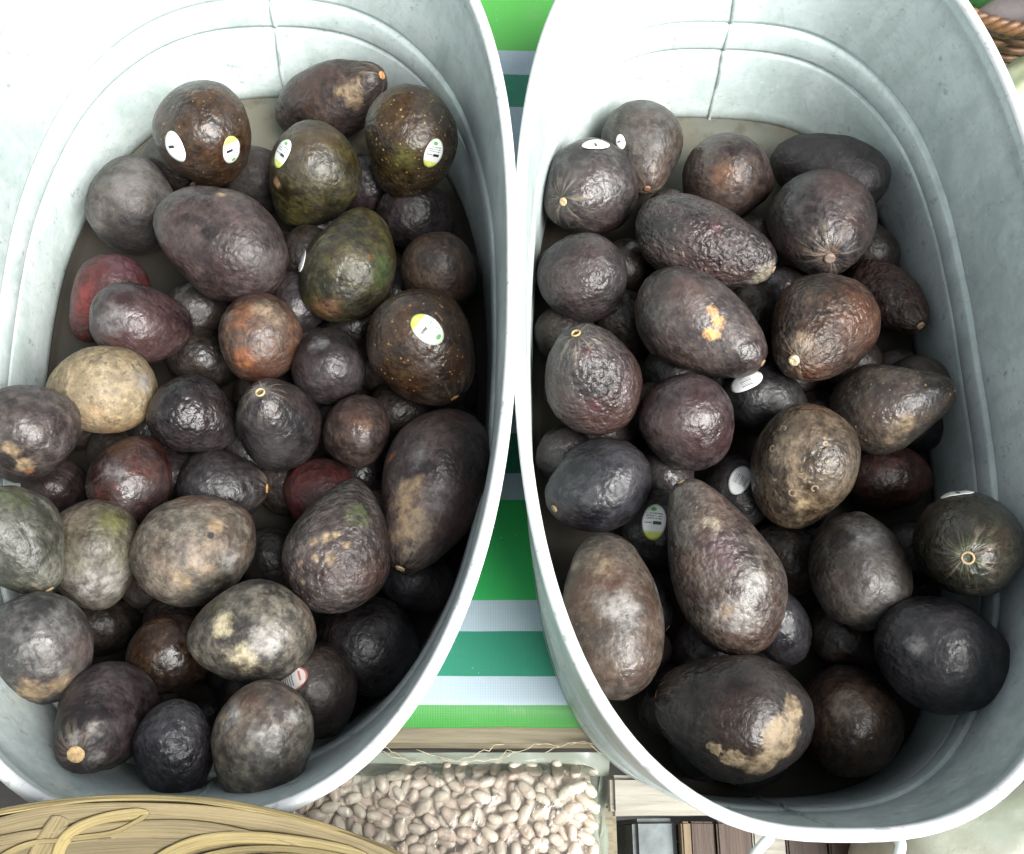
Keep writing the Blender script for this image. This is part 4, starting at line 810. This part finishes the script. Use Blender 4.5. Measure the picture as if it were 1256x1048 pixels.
for j in range(12):
    for i in range(40):
        x = BX0+(BX1+.006-BX0)*i/39; f = j/11
        top = .0525-.012*max(0, (x-.0)/.1)**2*0
        y = .036+.013*max(0, min(1, (.112-x)/.2))*0+f*(.0505-.036)
        V.append((x, y, -.014+.0125*f**.7+.0012*math.sin(x*170+f*2)))
V = np.array(V); V[:, 2] += .001*perlin(V/.012)
o = link('folded_flap', mesh('folded_flap', V, grid_faces(12, 40, False)), cloudy, bag); o['label'] = 'cloudy flattened flap at the top of the bag'
# crinkled side of the bag
V = []
for j in range(26):
    for i in range(10):
        y = BY0+(BY1+.004-BY0)*j/25; f = i/9
        x = BX1-.001+.0075*math.sin(f*2.4)+.0016*math.sin(y*210+f*5)
        V.append((x, y, -.012-.045*f+.0))
V = np.array(V); V[:, 0] += .0018*perlin(V/.011)
o = link('crinkled_side', mesh('crinkled_side', V, grid_faces(26, 10, False)), cloudy, bag)
# the bag's under side rests on a low stool
V = [(BX0, BY0, -.062), (BX1+.004, BY0, -.062), (BX1+.004, BY1-.003, -.062), (BX0, BY1-.003, -.062)]
link('bag_bottom', mesh('bag_bottom', V, [(0, 1, 2, 3)]), cloudy, bag)
stool = tag(empty('low_stool', (-.05, -.06, 0)), 'low wooden stool under the bag of beans', 'stool')
o = link('seat', box_mesh('seat', .26, .16, .02, .003), old_wood, stool); o.location = (.03, 0, -.076)
for sx in (-.08, .14):
    for sy in (-.06, .06):
        o = link('leg', box_mesh('leg', .025, .025, .69, .002), old_wood, stool); o.location = (sx, sy, -.431)

# ------------------------------------------------------------------ palm basket, lower left
def palm(name, lightc, darkc, along):
    q = N(name); uv = q.n('UVMap').outputs[0]
    s = (2., 60, 1) if along else (60, 2, 1)
    oi = q.n('ObjectInfo').outputs['Random']
    vv = q.n('VectorMath', (uv, q.n('CombineXYZ', (q.math('MULTIPLY', oi, 9.),)*3).outputs[0]), operation='ADD').outputs[0]
    g1 = q.noise(1.2, 5, q.shift(vv, scale=s), .6, .3); g2 = q.noise(6, 4, q.shift(vv, scale=s))
    c = q.mix(q.mapr(g1, .3, .68), darkc, lightc)
    c = q.mix(q.math('MULTIPLY', q.math('FRACT', q.math('MULTIPLY', oi, 7.3)), .5), c, tuple(k*.45 for k in darkc))
    c = q.mix(q.mapr(q.noise(1.6, 3, vv), .5, .7, 0, .5), c, tuple(min(1, k*1.25) for k in lightc))
    c = q.mix(q.mapr(g2, .58, .72, 0, .5), c, tuple(k*.75 for k in darkc))
    sp = q.noise(9, 5, q.shift(vv, scale=(3, 3, 1)), .7)
    c = q.mix(q.mapr(sp, .62, .72, 0, .6), c, (.14, .10, .045))
    return q.set(Base_Color=c, Roughness=.5, Normal=q.bump(q.math('ADD', g1, g2), .5, .0008))
palm_wall = palm('dry_palm', (.20, .158, .078), (.10, .077, .037), True)
palm_strip = palm('yellow_palm', (.285, .228, .098), (.15, .115, .046), True)
def ribbon(name, pts, nors, width, mat, parent, thick=.0006, curl=.0003):
    """a flat palm strip along pts, lying on a surface with the given normals"""
    n = len(pts); V, UV = [], []; m_ = 7; ln = 0
    for i in range(n):
        p = Vector(pts[i]); t = (Vector(pts[min(i+1, n-1)])-Vector(pts[max(i-1, 0)])).normalized(); nn = Vector(nors[i]).normalized()
        b = nn.cross(t).normalized()
        if i: ln += (p-Vector(pts[i-1])).length
        wv = width*(1+.06*math.sin(i*.7+width*900))*(min(1, .35+.65*min(i, n-1-i)/(.12*n)) if name == 'lashing' else 1)
        for j in range(m_):
            f = j/(m_-1)*2-1
            V.append(p+b*f*wv/2+nn*(curl*(1-f*f)+.00025*math.sin(j*2.2+i*.3))); UV.append((ln*6, f*wv*12))
    F = grid_faces(n, m_, False); me = mesh(name, V, F); ul = me.uv_layers.new(name='UVMap')
    for l in me.loops: ul.data[l.index].uv = UV[l.vertex_index]
    o = link(name, me, mat, parent); md = o.modifiers.new('thickness', 'SOLIDIFY'); md.thickness = thick; md.offset = 1
    return o
BC = Vector((-.150, -.2855, 0)); BR = .302; BTOP = ZO+.031
basket = tag(empty('palm_basket', (BC.x, BC.y, -.78)), 'round woven palm leaf basket at the near end of the left tub', 'basket')
def bpt(r, z, a): return Vector((r*math.sin(a), r*math.cos(a), z+.78))
def brad(z):   # flaring wall
    h = (BTOP-z)/(BTOP+.78); return BR-.062*(1-math.exp(-h*30))-.06*h
# woven body: bands of wide palm, each a slightly proud ring
zs = [BTOP]; st_ = .008
while zs[-1] > -.77: zs.append(max(-.775, zs[-1]-st_)); st_ = min(.03, st_*1.09)
na = 140; V, UV = [], []
for k, z in enumerate(zs):
    for a in range(na):
        aa = 2*math.pi*a/na
        V.append(bpt(brad(z), z, aa)); UV.append((a/na*12, z*10))
V = np.array(V); V[:, :2] *= (1+.006*perlin(V*30))[:, None]
me = mesh('woven_wall', V, grid_faces(len(zs), na)); ul = me.uv_layers.new(name='UVMap')
for l in me.loops: ul.data[l.index].uv = UV[l.vertex_index]
o = link('woven_wall', me, palm_wall, basket); md = o.modifiers.new('thickness', 'SOLIDIFY'); md.thickness = .003; md.offset = 1
V1, F1 = lathe([(brad(-.775), .006), (.1, .006), (.01, .006)], 60); link('basket_base', mesh('basket_base', V1, F1), palm_wall, basket)
# wide horizontal palm strips inside the flare, overlapping like shingles
def wall_in(a, h, out=.0):   # point on the inner face, h metres below the rim along the slope
    z = BTOP-h*.62; r = brad(z)-.0035-out
    return bpt(r, z, a)
def wall_n(a): return Vector((-math.sin(a)*.62, -math.cos(a)*.62, .78))
for k in range(9):
    h0 = .004+.0075*k
    A0 = rad(-60+random.uniform(-6, 6)); A1 = rad(60+random.uniform(-6, 6)); m = 70
    pts = [wall_in(A0+(A1-A0)*i/(m-1), h0+.0022*math.sin(i*.11+k)+.0010*math.sin(i*.37+2*k), .0006+.0007*(k % 2)) for i in range(m)]
    nn = [wall_n(A0+(A1-A0)*i/(m-1)) for i in range(m)]
    ribbon('palm_strip', pts, nn, .0135, palm_wall, basket)
# rolled edge strip and the diagonal lashings over the rim
m = 160
ribbon('rim_strip', [bpt(BR+.0002, BTOP+.0022+.0006*math.sin(i*.6), rad(-75+150*i/(m-1))) for i in range(m)], [Vector((.5*math.sin(rad(-75+150*i/(m-1))), .5*math.cos(rad(-75+150*i/(m-1))), .85)) for i in range(m)], .0032, palm_strip, basket)
def lash(pts_, width, lift, mat=palm_strip, over=False):
    """a strip laid over the wall through (sideways distance, depth below the rim) points"""
    pp = smooth_path([(a, b, 0) for a, b in pts_], 2); pts, nn = [], []
    for i, p in enumerate(pp):
        a = math.asin(max(-.95, min(.95, p[0]/BR))); t = i/(len(pp)-1)
        pts.append(wall_in(a, max(p[1], -.0005), lift+.0008*math.sin(math.pi*t))); nn.append(wall_n(a))
    if over:
        a = math.asin(pp[-1][0]/BR); pts += [bpt(BR+.0035, BTOP+.0036, a), bpt(BR+.0062, BTOP-.004, a)]; nn += [Vector((0, 0, 1)), Vector((math.sin(a), math.cos(a), .2))]
    ribbon('lashing', pts, nn, width, mat, basket, .0005, .0002)
lash([(-.0425, .040), (-.0405, .020), (-.0375, .0105), (-.030, .0048), (-.018, .0016), (-.004, .0004), (.006, .0001)], .0058, .0030)
lash([(-.068, .040), (-.050, .0165), (-.0385, .0045), (-.034, .0004)], .0092, .0022, palm_wall)
lash([(-.095, .022), (-.066, .0105), (-.050, .0066), (-.034, .0086)], .0030, .0034)
lash([(-.034, .0086), (-.020, .0078), (-.010, .0068), (.000, .0030), (.006, .0004)], .0026, .0030)
lash([(-.014, .046), (.004, .024), (.024, .0115), (.050, .0056), (.085, .0020), (.11, .0002)], .0070, .0026)
lash([(-.004, .046), (.016, .024), (.040, .0125), (.066, .0066), (.098, .0022), (.125, .0002)], .0036, .0034)
lash([(.010, .040), (.030, .023), (.060, .0125), (.090, .0062), (.118, .0030)], .0050, .0030)
lash([(-.125, .044), (-.10, .018), (-.078, .005), (-.070, .0005)], .0080, .0024)
lash([(.056, .0105), (.09, .0105), (.13, .014), (.18, .024)], .0034, .0016, palm_wall)

# ------------------------------------------------------------------ things at the right edge
sackm = N('cream_sackcloth'); c = sackm.mix(sackm.mapr(sackm.noise(40, 5), .35, .7), (.62, .60, .48), (.80, .78, .68))
sackm.set(Base_Color=c, Roughness=.7, Normal=sackm.bump(sackm.noise(500, 3), .3, .001))
bm = bmesh.new(); bmesh.ops.create_uvsphere(bm, u_segments=64, v_segments=40, radius=1)
co = np.array([v.co for v in bm.verts]); d_ = 1+.07*perlin(co*1.8+3)+.025*perlin(co*5)
for v, k_ in zip(bm.verts, d_):
    x, y, z = v.co; v.co = Vector((math.copysign(abs(x)**.55, x)*.12*k_, math.copysign(abs(y)**.55, y)*.062*k_, math.copysign(abs(z)**.28, z)*.395*k_))
me = bpy.data.meshes.new('cloth_sack'); bm.to_mesh(me); bm.free(); me.polygons.foreach_set('use_smooth', [True]*len(me.polygons))
sk = link('cloth_sack', me, sackm.m); sk.location = (.412, -.020, -.352); sk.rotation_euler = (0, 0, rad(12))
tag(sk, 'pale cream lumpy sack standing at the near right corner below the right tub', 'sack')

wick = N('brown_wicker'); c = wick.mix(wick.mapr(wick.noise(90, 4), .3, .7), (.05, .024, .010), (.17, .082, .032))
wick.set(Base_Color=c, Roughness=.5, Normal=wick.bump(wick.noise(160, 3), .4, .001))
wb = tag(empty('wicker_basket', (.44, .70, 0)), 'brown wicker basket of green chillies behind the right tub', 'basket')
WR, WT = .135, .105
for k in range(3):
    pth = [(WR*math.cos(a)+.0025*math.cos(a*34+k*2.1)*math.cos(a), WR*math.sin(a)+.0025*math.cos(a*34+k*2.1)*math.sin(a), WT+.0038*math.sin(a*34+k*2.1)) for a in np.linspace(0, 2*math.pi, 260, endpoint=False)]
    V, F = tube(pth, .0034, 7, True); link('rim_cane', mesh('rim_cane', V, F), wick.m, wb)
for k in range(13):
    z = WT-.009-.0074*k; r0 = WR-.004-.0026*k
    pth = [((r0+.0028*math.cos(a*17+math.pi*k))*math.cos(a), (r0+.0028*math.cos(a*17+math.pi*k))*math.sin(a), z) for a in np.linspace(0, 2*math.pi, 150, endpoint=False)]
    V, F = tube(pth, .0034, 6, True); link('wicker_cane', mesh('wicker_cane', V, F), wick.m, wb)
for k in range(34):
    a = 2*math.pi*(k+.5)/34; V, F = tube([((WR-.004)*math.cos(a), (WR-.004)*math.sin(a), WT-.002), ((WR-.034)*math.cos(a), (WR-.034)*math.sin(a), .002)], .0022, 6)
    link('stake', mesh('stake', V, F), wick.m, wb)
V1, F1 = lathe([(WR-.034, .003), (.05, .003), (.004, .003)], 40); link('basket_base', mesh('basket_base', V1, F1), wick.m, wb)
chm = plain('green_chilli', (.02, .075, .018), .25, .4, 30, .1, 60)
chs = plain('chilli_stalk', (.10, .14, .04), .5)
def chilli(loc, rz, lab, sc, m_):
    V = []; n1, n2 = 24, 22
    for i in range(n1):
        t = i/(n1-1); r = (.022*sc)*(1-t**1.8)**.8*min(1, (t/.22+.004))**.5
        for k in range(n2):
            a = 2*math.pi*k/n2; rr = r*(1+.07*math.cos(3*a+t*2)); V.append((t*.11*sc, rr*math.cos(a)+.012*t*t, rr*math.sin(a)))
    o = link('chilli', mesh('chilli', V, grid_faces(n1, n2)+[tuple(range(n2))]), m_); o.location = loc; o.rotation_euler = (0, .1, rz)
    tag(o, lab, 'chilli', 'green chillies in the wicker basket')
    Vs, Fs = tube([(0, 0, 0), (-.012, .002, .003), (-.024, .006, .010)], .0032, 7); link('stalk', mesh('stalk', Vs, Fs), chs, o)
chilli((.368, .618, .092), rad(25), 'dark green chilli lying inside the wicker basket against its rim', 1.15, chm)
chilli((.45, .66, .088), rad(75), 'dark green chilli beside another in the wicker basket, farther from the tub', 1.1, chm)
avm = plain('dark_fill', (.018, .008, .010), .55, .4, 60)
bm = bmesh.new(); bmesh.ops.create_uvsphere(bm, u_segments=40, v_segments=24, radius=1)
co = np.array([v.co for v in bm.verts]); d_ = 1+.06*perlin(co*2)
for v, k_ in zip(bm.verts, d_): v.co = Vector((v.co.x*.088*k_, v.co.y*.088*k_, v.co.z*.034*k_))
me = bpy.data.meshes.new('purple_cabbage'); bm.to_mesh(me); bm.free(); me.polygons.foreach_set('use_smooth', [True]*len(me.polygons))
o = link('purple_cabbage', me, avm); o.location = (.44, .70, .042); tag(o, 'dark purple cabbage under the chillies in the wicker basket', 'cabbage')
gq = N('pale_gourd'); X, Y, Z = gq.sep(gq.tc)
c = gq.mix(gq.mapr(gq.noise(22, 4), .35, .65), (.38, .40, .17), (.72, .70, .50)); c = gq.mix(gq.mapr(gq.noise(16, 3, gq.shift(gq.tc, (3, 2, 1))), .5, .62, 0, .6), c, (.80, .77, .62))
gq.set(Base_Color=c, Roughness=.45, Normal=gq.bump(gq.noise(70, 3), .2, .002))
V = []; n1, n2 = 40, 60
for i in range(n1):
    t = i/(n1-1); r = .040*math.sin(math.pi*min(1, max(0, t)))**.55*(1-.25*t)
    for k in range(n2):
        a = 2*math.pi*k/n2; rr = r*(1+.05*math.cos(7*a)); V.append((rr*math.cos(a), rr*math.sin(a), .125*t))
go = link('pale_gourd', mesh('pale_gourd', V, grid_faces(n1, n2)), gq.m); go.location = (.424, .522, .0015); tag(go, 'pale green ribbed gourd standing beside the right tub', 'gourd')
Vs, Fs = tube([(0, 0, .121), (.002, .002, .13), (.008, .004, .138)], .004, 8); link('stalk', mesh('stalk', Vs, Fs), chs, go)
